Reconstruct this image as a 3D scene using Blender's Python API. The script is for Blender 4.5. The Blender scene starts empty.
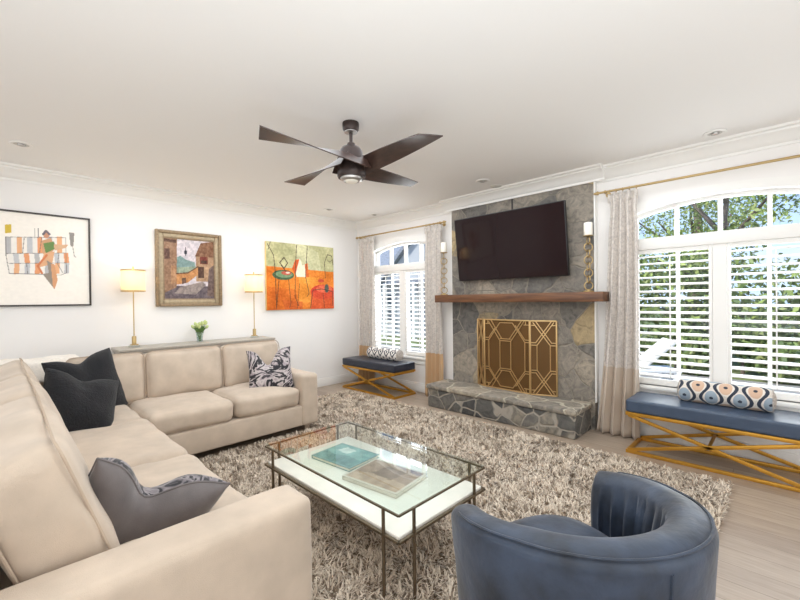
import bpy, bmesh, math, random
import numpy as np
from mathutils import Matrix, Vector, noise as mnoise
random.seed(7); np.random.seed(7)
PI = math.pi
SC = bpy.context.scene
COL = SC.collection

# ------------------------------------------------------------------ camera, sky, sun, area lights, exposure
cd = bpy.data.cameras.new('camera'); cam = bpy.data.objects.new('camera', cd); COL.objects.link(cam)
cd.sensor_width = 36; cd.lens = 394.77 / 800 * 36; cd.shift_y = 2.91 / 800; cd.clip_start = .02
cam.matrix_world = (Matrix.Translation((5.41, -4.46, 1.389)) @ Matrix.Rotation(math.radians(44.431), 4, 'Z')
                    @ Matrix.Rotation(PI / 2 + math.radians(-.3925), 4, 'X') @ Matrix.Rotation(-.01169, 4, 'Z'))
SC.camera = cam
SC.view_settings.view_transform = 'Standard'; SC.view_settings.look = 'None'
SC.cycles.diffuse_bounces = 8; SC.view_settings.gamma = 1; SC.view_settings.use_curve_mapping = False
SC.view_settings.exposure = 0.38

W = bpy.data.worlds.new('sky'); SC.world = W; W.use_nodes = True
nt = W.node_tree; nt.nodes.clear()
n_out = nt.nodes.new('ShaderNodeOutputWorld'); n_bg = nt.nodes.new('ShaderNodeBackground')
n_tc = nt.nodes.new('ShaderNodeTexCoord'); n_sep = nt.nodes.new('ShaderNodeSeparateXYZ')
n_r = nt.nodes.new('ShaderNodeValToRGB'); n_n = nt.nodes.new('ShaderNodeTexNoise')
n_cr = nt.nodes.new('ShaderNodeValToRGB'); n_m = nt.nodes.new('ShaderNodeMixRGB')
n_r.color_ramp.elements[0].position = 0.0; n_r.color_ramp.elements[0].color = (.60, .77, 1, 1)
n_r.color_ramp.elements[1].position = .6; n_r.color_ramp.elements[1].color = (.20, .43, .95, 1)
n_n.inputs['Scale'].default_value = 2.6; n_n.inputs['Detail'].default_value = 6
n_cr.color_ramp.elements[0].position = .5; n_cr.color_ramp.elements[1].position = .68
nt.links.new(n_tc.outputs['Generated'], n_sep.inputs[0]); nt.links.new(n_sep.outputs['Z'], n_r.inputs[0])
nt.links.new(n_tc.outputs['Generated'], n_n.inputs['Vector']); nt.links.new(n_n.outputs['Fac'], n_cr.inputs[0])
nt.links.new(n_cr.outputs[0], n_m.inputs[0]); nt.links.new(n_r.outputs[0], n_m.inputs[1]); n_m.inputs[2].default_value = (1, 1, 1, 1)
nt.links.new(n_m.outputs[0], n_bg.inputs[0]); n_bg.inputs[1].default_value = 1.1
nt.links.new(n_bg.outputs[0], n_out.inputs[0])

def lamp(name, kind, loc, energy, color=(1, 1, 1), rot=(0, 0, 0), **kw):
    d = bpy.data.lights.new(name, kind); d.energy = energy; d.color = color
    for k, v in kw.items(): setattr(d, k, v)
    o = bpy.data.objects.new(name, d); COL.objects.link(o); o.location = loc; o.rotation_euler = rot
    return o
lamp('sun', 'SUN', (0, 0, 20), 3.6, (1, .96, .88), (math.radians(42), 0, math.radians(-28)), angle=.03)
# unseen fill lights added near the two closed walls behind the camera
lamp('fill_side', 'AREA', (8.3, -3.6, 1.45), 44, (.86, .935, 1), (0, PI / 2, 0), shape='RECTANGLE', size=2.2, size_y=5.5)
lamp('fill_rear', 'AREA', (4.4, -8.3, 1.45), 62, (.86, .935, 1), (PI / 2, 0, 0), shape='RECTANGLE', size=6.5, size_y=2.2)
lamp('fill_upward', 'AREA', (6.1, -5.0, .9), 88, (.86, .935, 1), (PI, 0, 0), shape='RECTANGLE', size=3.6, size_y=3.4)  # added up-facing fill, brightens the ceiling
# added overhead fill for floor and rug; the recessed fittings stay unlit
lamp('fill_overhead', 'AREA', (2.7, -2.2, 2.70), 78, (.88, .945, 1), (0, 0, 0), shape='RECTANGLE', size=4.6, size_y=3.6)
# daylight entering by the two arched windows of the fireplace wall
lamp('daylight_window', 'AREA', (4.985, .42, 1.4), 32, (.95, .98, 1), (-PI / 2, 0, 0), shape='RECTANGLE', size=1.2, size_y=1.8)
lamp('daylight_window', 'AREA', (1.09, .42, 1.4), 34, (.95, .98, 1), (-PI / 2, 0, 0), shape='RECTANGLE', size=1.2, size_y=1.8)

# ------------------------------------------------------------------ helpers
def lin(c):
    out = []
    for x in c[:3]:
        x = x / 255.
        out.append(x / 12.92 if x <= .04045 else ((x + .055) / 1.055) ** 2.4)
    return tuple(out) + (1,)

class N:
    """tiny node-tree builder"""
    def __init__(self, name):
        self.m = bpy.data.materials.new(name); self.m.use_nodes = True
        self.t = self.m.node_tree; self.t.nodes.clear()
        self.out = self.t.nodes.new('ShaderNodeOutputMaterial')
    def n(self, typ, **kw):
        x = self.t.nodes.new('ShaderNode' + typ)
        for k, v in kw.items():
            if hasattr(x, k): setattr(x, k, v)
        return x
    def l(self, a, b): self.t.links.new(a, b)
    def set(self, node, **kw):
        for k, v in kw.items(): node.inputs[k.replace('_', ' ')].default_value = v
        return node
    def ramp(self, src, stops, interp='LINEAR'):
        r = self.n('ValToRGB'); r.color_ramp.interpolation = interp
        e = r.color_ramp.elements
        while len(e) < len(stops): e.new(.5)
        for i, (p, c) in enumerate(stops): e[i].position = p; e[i].color = c if len(c) == 4 else lin(c)
        self.l(src, r.inputs[0]); return r

def pbsdf(b, color=None, rough=.5, metal=0, spec=None, sheen=0, coat=0):
    p = b.n('BsdfPrincipled')
    if color is not None: p.inputs['Base Color'].default_value = color
    p.inputs['Roughness'].default_value = rough; p.inputs['Metallic'].default_value = metal
    if spec is not None: p.inputs['Specular IOR Level'].default_value = spec
    if sheen: p.inputs['Sheen Weight'].default_value = sheen; p.inputs['Sheen Roughness'].default_value = .4
    if coat: p.inputs['Coat Weight'].default_value = coat; p.inputs['Coat Roughness'].default_value = .1
    b.l(p.outputs[0], b.out.inputs[0]); return p

def mat(name, rgb, rough=.5, metal=0, var=.0, vscale=3., bump=0., bscale=60., spec=None, sheen=0, coat=0, detail=4, stretch=None):
    b = N(name); c = lin(rgb); p = pbsdf(b, c, rough, metal, spec, sheen, coat)
    tc = b.n('TexCoord'); src = tc.outputs['Object']
    if stretch:
        mp = b.n('Mapping'); mp.inputs['Scale'].default_value = stretch; b.l(src, mp.inputs[0]); src = mp.outputs[0]
    if var:
        t = b.set(b.n('TexNoise'), Scale=vscale, Detail=float(detail)); b.l(src, t.inputs['Vector'])
        lo = tuple(max(0, x * (1 - var)) for x in c[:3]) + (1,); hi = tuple(min(1, x * (1 + var)) for x in c[:3]) + (1,)
        r = b.ramp(t.outputs['Fac'], [(.3, lo), (.7, hi)]); b.l(r.outputs[0], p.inputs['Base Color'])
    if bump:
        t = b.set(b.n('TexNoise'), Scale=bscale, Detail=3.); b.l(src, t.inputs['Vector'])
        bp = b.set(b.n('Bump'), Strength=bump, Distance=.01); b.l(t.outputs['Fac'], bp.inputs['Height']); b.l(bp.outputs[0], p.inputs['Normal'])
    return b.m

def attr_mat(name, rough=.6, sheen=0, bump=0, bscale=80):
    b = N(name); p = pbsdf(b, None, rough, 0, .3, sheen)
    a = b.n('Attribute'); a.attribute_name = 'Col'; b.l(a.outputs['Color'], p.inputs['Base Color'])
    if bump:
        tc = b.n('TexCoord'); t = b.set(b.n('TexNoise'), Scale=float(bscale), Detail=3.); b.l(tc.outputs['Object'], t.inputs['Vector'])
        bp = b.set(b.n('Bump'), Strength=bump, Distance=.01); b.l(t.outputs['Fac'], bp.inputs['Height']); b.l(bp.outputs[0], p.inputs['Normal'])
    return b.m

def M_of(o):
    m = Matrix.LocRotScale(o.location, o.rotation_euler, o.scale)
    return M_of(o.parent) @ m if o.parent else m

class G:
    """collects shapes (world coordinates) into one bmesh"""
    def __init__(self): self.b = bmesh.new()
    def _add(self, src, mtx=None):
        me = bpy.data.meshes.new('t'); src.to_mesh(me); src.free()
        if mtx is not None: me.transform(mtx)
        self.b.from_mesh(me); bpy.data.meshes.remove(me); return self
    def box(self, lo, hi, bev=0., seg=2, mtx=None):
        t = bmesh.new(); bmesh.ops.create_cube(t, size=1)
        for v in t.verts: v.co = [lo[i] + (v.co[i] + .5) * (hi[i] - lo[i]) for i in range(3)]
        if bev: bmesh.ops.bevel(t, geom=t.edges[:], offset=bev, segments=seg, profile=.5, affect='EDGES')
        return self._add(t, mtx)
    def bar(self, p0, p1, w, h, bev=0., up=(0, 0, 1)):
        p0, p1 = Vector(p0), Vector(p1); d = p1 - p0; L = d.length; x = d.normalized(); u = Vector(up)
        if abs(x.dot(u)) > .98: u = Vector((0, 1, 0))
        y = u.cross(x).normalized(); z = x.cross(y)
        m = Matrix((x, y, z)).transposed().to_4x4(); m.translation = p0
        return self.box((0, -w / 2, -h / 2), (L, w / 2, h / 2), bev, 2, m)
    def cyl(self, p0, p1, r0, r1=None, seg=20, caps=True):
        r1 = r0 if r1 is None else r1; p0, p1 = Vector(p0), Vector(p1); d = p1 - p0
        t = bmesh.new(); bmesh.ops.create_cone(t, cap_ends=caps, segments=seg, radius1=r0, radius2=r1, depth=d.length)
        m = Matrix.Translation((p0 + p1) / 2) @ d.to_track_quat('Z', 'Y').to_matrix().to_4x4()
        return self._add(t, m)
    def lathe(self, prof, c, seg=28, mtx=None):
        t = bmesh.new(); rings = []
        for r, z in prof:
            rings.append([t.verts.new((r * math.cos(2 * PI * k / seg), r * math.sin(2 * PI * k / seg), z)) for k in range(seg)] if r > 1e-6 else [t.verts.new((0, 0, z))])
        for a, b_ in zip(rings, rings[1:]):
            for k in range(seg):
                q = [a[k % len(a)], a[(k + 1) % len(a)], b_[(k + 1) % len(b_)], b_[k % len(b_)]]
                q = list(dict.fromkeys(q))
                if len(q) >= 3: t.faces.new(q)
        bmesh.ops.recalc_face_normals(t, faces=t.faces[:])
        return self._add(t, Matrix.Translation(c) @ (mtx or Matrix()))
    def tube(self, pts, r, seg=8, closed=False):
        pts = [Vector(p) for p in pts]; n = len(pts); t = bmesh.new(); rings = []
        pn = None
        for i in range(n):
            a = pts[(i - 1) % n] if (closed or i) else pts[0]; c = pts[(i + 1) % n] if (closed or i < n - 1) else pts[-1]
            d = (c - a).normalized()
            if pn is None: pn = d.orthogonal().normalized()
            pn = (pn - d * pn.dot(d)).normalized(); bn = d.cross(pn)
            rr = r[i] if isinstance(r, (list, tuple)) else r
            rings.append([t.verts.new(pts[i] + rr * (math.cos(2 * PI * k / seg) * pn + math.sin(2 * PI * k / seg) * bn)) for k in range(seg)])
        for i in range(n if closed else n - 1):
            a, c = rings[i], rings[(i + 1) % n]
            off = 0
            if closed and i == n - 1:
                off = min(range(seg), key=lambda o: (a[0].co - c[o].co).length)
            for k in range(seg): t.faces.new((a[k], a[(k + 1) % seg], c[(k + 1 + off) % seg], c[(k + off) % seg]))
        if not closed: t.faces.new(rings[0][::-1]); t.faces.new(rings[-1])
        bmesh.ops.recalc_face_normals(t, faces=t.faces[:])
        return self._add(t)
    def prism(self, poly, y0, y1, plane='xz'):
        t = bmesh.new()
        f = {'xz': lambda p, y: (p[0], y, p[1]), 'yz': lambda p, y: (y, p[0], p[1]), 'xy': lambda p, y: (p[0], p[1], y)}[plane]
        a = [t.verts.new(f(p, y0)) for p in poly]; c = [t.verts.new(f(p, y1)) for p in poly]; n = len(poly)
        t.faces.new(a); t.faces.new(c[::-1])
        for i in range(n): t.faces.new((a[i], c[i], c[(i + 1) % n], a[(i + 1) % n]))
        bmesh.ops.recalc_face_normals(t, faces=t.faces[:])
        return self._add(t)
    def grid(self, rows, closed_u=False, closed_v=False):
        t = bmesh.new(); V = [[t.verts.new(p) for p in r] for r in rows]; m, n = len(V), len(V[0])
        for i in range(m if closed_v else m - 1):
            for j in range(n if closed_u else n - 1):
                t.faces.new((V[i][j], V[i][(j + 1) % n], V[(i + 1) % m][(j + 1) % n], V[(i + 1) % m][j]))
        return self._add(t)

def obj(name, g, m, parent=None, smooth=35, kind=None):
    me = bpy.data.meshes.new(name)
    if parent: g.b.transform(M_of(parent).inverted())
    g.b.to_mesh(me); g.b.free()
    for x in (m if isinstance(m, (list, tuple)) else [m]): me.materials.append(x)
    if smooth:
        me.polygons.foreach_set('use_smooth', [True] * len(me.polygons))
        me.set_sharp_from_angle(angle=math.radians(smooth))
    o = bpy.data.objects.new(name, me); COL.objects.link(o)
    if parent: o.parent = parent
    if kind: o['kind'] = kind
    return o
def tag(o, label, cat, group=None):
    o['label'] = label; o['category'] = cat
    if group: o['group'] = group
    return o
def thing(name, label, cat, loc, rz=0, group=None):
    o = bpy.data.objects.new(name, None); COL.objects.link(o); o.empty_display_size = .1
    o.location = loc; o.rotation_euler = (0, 0, rz); return tag(o, label, cat, group)
def dup(root, loc, rz, label, group=None):
    def rec(o, p):
        c = o.copy(); COL.objects.link(c); c.parent = p
        for ch in [x for x in SC.objects if x.parent == o and x is not c]: rec(ch, c)
        return c
    r = rec(root, None); r.location = loc; r.rotation_euler = (0, 0, rz); r['label'] = label
    if group: r['group'] = group
    return r
def struct(name, g, m, parent=None, smooth=35):
    o = obj(name, g, m, parent, smooth); 
    if not parent: o['kind'] = 'structure'
    return o

def raw_mesh(name, verts, faces_flat, fsize, m, parent=None, cols=None, smooth=False):
    """fast mesh from numpy arrays (world coords); all faces have fsize corners"""
    verts = np.asarray(verts, np.float32).reshape(-1, 3); F = np.asarray(faces_flat, np.int32).ravel(); nf = len(F) // fsize
    if parent:
        Mi = np.array(M_of(parent).inverted()); verts = verts @ Mi[:3, :3].T + Mi[:3, 3]
    me = bpy.data.meshes.new(name); me.vertices.add(len(verts)); me.vertices.foreach_set('co', verts.astype(np.float32).ravel())
    me.loops.add(len(F)); me.loops.foreach_set('vertex_index', F)
    me.polygons.add(nf); me.polygons.foreach_set('loop_start', np.arange(0, len(F), fsize, dtype=np.int32))
    me.polygons.foreach_set('loop_total', np.full(nf, fsize, np.int32))
    me.update(calc_edges=True); me.validate()
    if cols is not None:
        at = me.color_attributes.new('Col', 'FLOAT_COLOR', 'POINT'); at.data.foreach_set('color', np.asarray(cols, np.float32).ravel())
    if smooth: me.polygons.foreach_set('use_smooth', [True] * nf)
    me.materials.append(m); o = bpy.data.objects.new(name, me); COL.objects.link(o)
    if parent: o.parent = parent
    return o

class Cv:
    """small raster that becomes the paint of a picture or the print of a fabric (sRGB 0..255, y up)"""
    def __init__(s, w, h, bg):
        s.w, s.h = w, h; s.a = np.zeros((h, w, 3)); s.a[:] = bg
        s.Y, s.X = np.mgrid[0:h, 0:w]; s.X = (s.X + .5) / w; s.Y = (s.Y + .5) / h; s.asp = w / h
    def put(s, mask, c, al=1.):
        s.a[mask] = s.a[mask] * (1 - al) + np.array(c) * al
    def poly(s, pts, c, al=1.):
        m = np.zeros_like(s.X, bool); n = len(pts)
        for i in range(n):
            (x0, y0), (x1, y1) = pts[i], pts[(i + 1) % n]
            if y0 == y1: continue
            m ^= ((s.Y >= min(y0, y1)) & (s.Y < max(y0, y1)) & (s.X < x0 + (s.Y - y0) * (x1 - x0) / (y1 - y0)))
        s.put(m, c, al)
    def line(s, pts, w, c, al=1.):
        for (x0, y0), (x1, y1) in zip(pts, pts[1:]):
            dx, dy = (x1 - x0) * s.asp, y1 - y0; L = dx * dx + dy * dy + 1e-9
            t = np.clip(((s.X - x0) * s.asp * dx + (s.Y - y0) * dy) / L, 0, 1)
            d = np.hypot((s.X - x0) * s.asp - t * dx, s.Y - y0 - t * dy); s.put(d < w / 2, c, al)
    def ell(s, x, y, rx, ry, c, al=1.): s.put(((s.X - x) / rx) ** 2 + ((s.Y - y) / ry) ** 2 < 1, c, al)
    def noise(s, amp, n, seed=1):
        r = np.random.RandomState(seed); g = r.rand(n + 2, n + 2) - .5
        fx, fy = s.X * n, s.Y * n; ix, iy = fx.astype(int), fy.astype(int); fx, fy = fx - ix, fy - iy
        v = (g[iy, ix] * (1 - fx) + g[iy, ix + 1] * fx) * (1 - fy) + (g[iy + 1, ix] * (1 - fx) + g[iy + 1, ix + 1] * fx) * fy
        s.a = np.clip(s.a + amp * 2 * v[..., None] * np.array([1, .95, .85]), 0, 255)
    def lin(s):
        x = s.a / 255.; y = np.where(x <= .04045, x / 12.92, ((x + .055) / 1.055) ** 2.4)
        return np.concatenate([y, np.ones_like(y[..., :1])], -1).reshape(-1, 4)
def cv_mesh(name, cv, fn, m, parent, smooth=True, wrap=False):
    """fn(X, Y) -> world points for the raster, X/Y in 0..1"""
    u = np.linspace(0, 1, cv.w); v = np.linspace(0, 1, cv.h); P = fn(*np.meshgrid(u, v))
    i = np.arange(cv.h * cv.w).reshape(cv.h, cv.w)
    q = np.stack([i[:-1, :-1], i[:-1, 1:], i[1:, 1:], i[1:, :-1]], -1)
    return raw_mesh(name, P, q, 4, m, parent, cv.lin(), smooth)

def nz(p, s=1., seed=0.): return mnoise.noise(Vector((p[0] * s + seed, p[1] * s + seed * 1.7, p[2] * s - seed)))

def cushion_bm(size, r, puff=(0, 0, 0), cuts=14, wr=0., seed=0., sag=0.):
    """soft rounded box centred on the origin: rounded edges, bulging faces, slight wrinkles"""
    t = bmesh.new(); bmesh.ops.create_cube(t, size=2)
    bmesh.ops.subdivide_edges(t, edges=t.edges[:], cuts=cuts, use_grid_fill=True)
    h = Vector(size) / 2
    for v in t.verts:
        p = Vector([math.copysign(1 - (1 - abs(c)) ** 1.6, c) for c in v.co])
        q = Vector([p[i] * h[i] for i in range(3)])
        inn = Vector([max(-(h[i] - r), min(h[i] - r, q[i])) for i in range(3)])
        d = q - inn
        if d.length > 1e-9: q = inn + d.normalized() * r
        for i in range(3):
            j, k = (i + 1) % 3, (i + 2) % 3
            b_ = (1 - p[j] ** 2) * (1 - p[k] ** 2)
            q[i] += puff[i] * b_ * (p[i] if abs(p[i]) < 1 else math.copysign(1, p[i]))
        if wr:
            q += Vector((nz(q, 5, seed), nz(q, 5, seed + 9), nz(q, 5, seed + 17))) * wr + Vector((0, 0, nz(q, 13, seed + 3))) * wr * .35
        if sag: q.z -= sag * (1 - p[0] ** 2) * max(0, p[2]) * .5
        v.co = q
    return t

def cushion(name, c, size, r, puff, m, parent, rot=(0, 0, 0), cuts=14, wr=.006, seed=0., piping=None):
    g = G(); M = Matrix.Translation(c) @ Matrix.Rotation(rot[2], 4, 'Z') @ Matrix.Rotation(rot[0], 4, 'X') @ Matrix.Rotation(rot[1], 4, 'Y')
    g._add(cushion_bm(size, r, puff, cuts, wr, seed), M)
    o = obj(name, g, m, parent, 60)
    if piping:
        axis, mm = piping
        h = [s / 2 for s in size]; j, k = [i for i in range(3) if i != axis]
        gp = G()
        for sgn in (-1, 1):
            pts = []; 
            rr = r * .9
            for (cj, ck, a0) in ((1, 1, 0), (-1, 1, 90), (-1, -1, 180), (1, -1, 270)):
                for a in list(range(0, 91, 30)) + [90 + x for x in ()]:
                    A = math.radians(a0 + a); p = [0, 0, 0]
                    p[axis] = sgn * (h[axis] - r * .25); p[j] = cj * (h[j] - rr) + math.cos(A) * (rr - r * .03); p[k] = ck * (h[k] - rr) + math.sin(A) * (rr - r * .03)
                    q = Vector(p); q += Vector((nz(q, 5, seed), nz(q, 5, seed + 9), nz(q, 5, seed + 17))) * wr + Vector((0, 0, nz(q, 13, seed + 3))) * wr * .35; pts.append(M @ q)
            full = []
            for i_, p_ in enumerate(pts):
                q_ = pts[(i_ + 1) % len(pts)]; m_ = max(1, int((q_ - p_).length / .05)); full += [p_.lerp(q_, f_ / m_) for f_ in range(m_)]
            gp.tube(full, .0045, 6, True)
        obj('piping', gp, mm, o)
    return o

def pillow(name, loc, R, size, thick, mats, label, cat='pillow', group=None, chop=.0, dent=0, seed=0., n=30, piping=None):
    """throw pillow: two puffed faces (own materials), a karate chop in the top edge, pinched corners"""
    root = thing(name, label, cat, loc, 0, group)
    M = Matrix.Translation(loc) @ R
    def pos(u, v, s):
        e = (1 - abs(u) ** 2.4) * (1 - abs(v) ** 2.4); th = thick / 2 * max(0, e) ** .42
        x = u * size / 2 * (1 - .07 * (1 - v * v)); z = v * size / 2 * (1 - .07 * (1 - u * u))
        th *= 1 - dent * math.exp(-(u / .35) ** 2) * max(0, min(1, (v + .3)))
        z -= chop * math.exp(-((u + .08) / .36) ** 2) * max(0, (v + .6) / 1.6) ** 1.2
        p = Vector((x, s * th, z)); w = nz(p, 7, seed) * .012 * max(0, e) ** .5
        p.y += w * s + nz(p, 16, seed + 5) * .004 * s
        return M @ p
    us = [math.sin(PI / 2 * (2 * i / n - 1)) for i in range(n + 1)]
    for s, mm, nm in ((-1, mats[0], 'front_cover'), (1, mats[1], 'back_cover')):
        g = G(); g.grid([[pos(u, v, s) for u in us] for v in us])
        if s == 1: bmesh.ops.reverse_faces(g.b, faces=g.b.faces[:])
        obj(nm, g, mm, root, 80)
    if piping:
        ring = [(u, -1) for u in us] + [(1, v) for v in us[1:]] + [(u, 1) for u in us[::-1][1:]] + [(-1, v) for v in us[::-1][1:-1]]
        g = G(); g.tube([pos(u, v, 1) for u, v in ring], .005, 6, True); obj('piping', g, piping, root)
    return root
def face_R(normal, lean=0, spin=0):
    """pillow rotation: its front (-y side) looks along normal (xy angle, degrees); lean tips the top backwards"""
    return Matrix.Rotation(math.radians(normal + 90), 4, 'Z') @ Matrix.Rotation(math.radians(-lean), 4, 'X') @ Matrix.Rotation(math.radians(spin), 4, 'Y')

# ------------------------------------------------------------------ materials
m_wall = mat('wall_paint', (236, 233, 230), .85, var=.015, vscale=1.5, bump=.03, bscale=250)
m_ceil = mat('ceiling_paint', (238, 236, 233), .9)
m_trim = mat('trim_paint', (238, 236, 232), .45)
m_sofa = mat('sofa_microfibre', (192, 175, 157), .9, var=.10, vscale=7, bump=.2, bscale=420, sheen=.2)
m_sofa_pipe = mat('sofa_piping', (182, 163, 144), .9)
m_gold = mat('gold_metal', (204, 152, 62), .38, .75, var=.08, vscale=9)
m_brass = mat('brass', (186, 160, 112), .33, .9)
m_champ = mat('champagne_brass', (214, 182, 130), .35, .85)
m_bronze = mat('bronze_metal', (112, 98, 80), .42, .8, var=.15, vscale=30)
m_dark = mat('oil_rubbed_bronze', (58, 46, 42), .42, .5)
m_navy = mat('navy_leather', (62, 76, 96), .36, var=.08, vscale=14, bump=.12, bscale=160)
m_black_leather = mat('dark_navy_leather', (44, 48, 60), .36, var=.08, vscale=14, bump=.12, bscale=160)
m_velvet = mat('blue_velvet', (44, 54, 70), .55, var=.75, vscale=6.5, bump=.25, bscale=26, sheen=.22, detail=8)
m_fur = mat('black_plush', (21, 21, 25), .95, var=.5, vscale=60, bump=1.0, bscale=120, sheen=.15)
m_grey = mat('grey_velvet', (104, 97, 96), .7, var=.18, vscale=9, bump=.1, bscale=200, sheen=.5)
m_throw = mat('ivory_throw', (236, 228, 217), .95, var=.08, vscale=60, bump=.8, bscale=150, sheen=.3)
m_tvbody = mat('tv_plastic', (18, 17, 18), .4)
m_screen = mat('tv_glass', (30, 16, 18), .06, spec=.28)
m_wax = mat('candle_wax', (244, 238, 226), .6)
m_console = mat('console_lacquer', (172, 165, 154), .45, var=.06, vscale=12, stretch=(1, 6, 1), bump=.05, bscale=40)
m_console_dk = mat('console_shadow_line', (120, 114, 106), .5)
m_soot = mat('firebox_soot', (26, 22, 20), .9, var=.4, vscale=8)
m_black = mat('black_frame', (58, 52, 48), .4)
m_paint = attr_mat('picture_paint', .55, 0, .05, 160)
m_print = attr_mat('woven_print', .85, .2, .25, 420)
m_pile = attr_mat('rug_yarn', .9, .3)
m_backing = mat('rug_backing', (128, 112, 94), .95, var=.2, vscale=40)
m_canvas_edge = mat('canvas_edge', (214, 190, 130), .8)
m_leaf = attr_mat('foliage', .55)
m_bark = mat('bark', (116, 100, 88), .9, var=.3, vscale=14, bump=.8, bscale=30)
m_marble = mat('white_marble_shelf', (232, 226, 216), .3, var=.06, vscale=6)
m_steel = mat('brushed_nickel', (176, 172, 168), .3, .9)
m_baffle = mat('light_baffle', (205, 202, 196), .5)
m_stem = mat('green_stem', (86, 120, 56), .6)
m_petal = mat('pale_tulip', (196, 208, 140), .6, var=.15, vscale=60)

def wood_floor():
    b = N('floor_oak'); p = pbsdf(b, None, .38)
    tc = b.n('TexCoord'); mp = b.n('Mapping'); b.l(tc.outputs['Object'], mp.inputs[0])
    br = b.n('TexBrick'); br.offset = .37; br.offset_frequency = 2
    b.set(br, Scale=1., Mortar_Size=.0018, Mortar_Smooth=.3, Bias=0., Brick_Width=1.7, Row_Height=.165)
    br.inputs['Color1'].default_value = (0, 0, 0, 1); br.inputs['Color2'].default_value = (1, 1, 1, 1); br.inputs['Mortar'].default_value = (.5, .5, .5, 1)
    b.l(mp.outputs[0], br.inputs['Vector'])
    base = b.ramp(br.outputs['Color'], [(0, (152, 134, 118)), (.5, (168, 150, 132)), (1, (178, 161, 144))])
    mp2 = b.n('Mapping'); mp2.inputs['Scale'].default_value = (1.2, 14, 1); b.l(tc.outputs['Object'], mp2.inputs[0])
    t = b.set(b.n('TexNoise'), Scale=3.2, Detail=8., Roughness=.65, Distortion=.6); b.l(mp2.outputs[0], t.inputs['Vector'])
    gr = b.ramp(t.outputs['Fac'], [(.3, (.62, .6, .58, 1)), (.65, (1.0, 1.0, 1.0, 1))])
    mx = b.n('MixRGB', blend_type='MULTIPLY'); mx.inputs[0].default_value = .75
    b.l(base.outputs[0], mx.inputs[1]); b.l(gr.outputs[0], mx.inputs[2])
    m2 = b.n('MixRGB'); b.l(br.outputs['Fac'], m2.inputs[0]); b.l(mx.outputs[0], m2.inputs[1]); m2.inputs[2].default_value = lin((98, 84, 72))
    b.l(m2.outputs[0], p.inputs['Base Color'])
    bp = b.set(b.n('Bump'), Strength=.15, Distance=.004); b.l(t.outputs['Fac'], bp.inputs['Height']); b.l(bp.outputs[0], p.inputs['Normal'])
    return b.m
m_floor = wood_floor()

def stone(name, scale, stops, mortar, seed=0., mw=.035, distort=.35, squash=(1, 1, 1)):
    b = N(name); p = pbsdf(b, None, .75)
    tc = b.n('TexCoord'); mp = b.n('Mapping'); mp.inputs['Location'].default_value = (seed, seed * .7, seed * .3); mp.inputs['Scale'].default_value = squash
    b.l(tc.outputs['Object'], mp.inputs[0])
    dn = b.set(b.n('TexNoise'), Scale=3.5, Detail=2.); b.l(mp.outputs[0], dn.inputs['Vector'])
    ad = b.n('MixRGB', blend_type='LINEAR_LIGHT'); ad.inputs[0].default_value = distort * .35; b.l(mp.outputs[0], ad.inputs[1]); b.l(dn.outputs['Color'], ad.inputs[2])
    v1 = b.n('TexVoronoi', feature='F1'); v2 = b.n('TexVoronoi', feature='DISTANCE_TO_EDGE')
    for v in (v1, v2): b.set(v, Scale=scale); b.l(ad.outputs[0], v.inputs['Vector'])
    sp = b.n('SeparateXYZ'); b.l(v1.outputs['Color'], sp.inputs[0])
    cell = b.ramp(sp.outputs['X'], stops, 'LINEAR')
    t = b.set(b.n('TexNoise'), Scale=11., Detail=9., Roughness=.68, Distortion=1.2); b.l(mp.outputs[0], t.inputs['Vector'])
    sh = b.ramp(t.outputs['Fac'], [(.3, (.36, .36, .36, 1)), (.5, (.92, .92, .92, 1)), (.72, (1.5, 1.46, 1.38, 1))])
    mx = b.n('MixRGB', blend_type='MULTIPLY'); mx.inputs[0].default_value = .85; b.l(cell.outputs[0], mx.inputs[1]); b.l(sh.outputs[0], mx.inputs[2])
    mk = b.ramp(v2.outputs['Distance'], [(mw * .45, (0, 0, 0, 1)), (mw, (1, 1, 1, 1))])
    m2 = b.n('MixRGB'); b.l(mk.outputs[0], m2.inputs[0]); m2.inputs[1].default_value = lin(mortar); b.l(mx.outputs[0], m2.inputs[2])
    b.l(m2.outputs[0], p.inputs['Base Color'])
    hs = b.n('Math', operation='MULTIPLY_ADD'); b.l(t.outputs['Fac'], hs.inputs[0]); hs.inputs[1].default_value = .6; b.l(mk.outputs[0], hs.inputs[2])
    bp = b.set(b.n('Bump'), Strength=.6, Distance=.02); b.l(hs.outputs[0], bp.inputs['Height']); b.l(bp.outputs[0], p.inputs['Normal'])
    return b.m
m_stone = stone('fieldstone', 3.1, [(0, (100, 97, 93)), (.3, (122, 116, 108)), (.55, (134, 126, 116)), (.8, (150, 140, 126)), (.93, (164, 144, 108)), (1, (184, 164, 126))], (140, 132, 120), 1.3, .022, .16)
m_stone_hearth = stone('hearth_stone', 4.6, [(0, (70, 70, 70)), (.4, (94, 92, 88)), (.8, (114, 110, 104)), (1, (140, 132, 118))], (156, 148, 136), 4.1, .045, .16)
m_stone_top = stone('hearth_flagstone', 2.6, [(0, (124, 117, 108)), (.5, (146, 138, 126)), (1, (170, 158, 140))], (186, 178, 160), 2.2, .03)

def wood_beam():
    b = N('mantel_wood'); p = pbsdf(b, None, .38)
    tc = b.n('TexCoord'); mp = b.n('Mapping'); mp.inputs['Scale'].default_value = (1, 12, 14); b.l(tc.outputs['Object'], mp.inputs[0])
    t = b.set(b.n('TexNoise'), Scale=2.4, Detail=7., Distortion=.8); b.l(mp.outputs[0], t.inputs['Vector'])
    r = b.ramp(t.outputs['Fac'], [(.3, (76, 46, 30)), (.55, (108, 70, 44)), (.75, (130, 88, 56))]); b.l(r.outputs[0], p.inputs['Base Color'])
    return b.m
m_beam = wood_beam()

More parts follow.
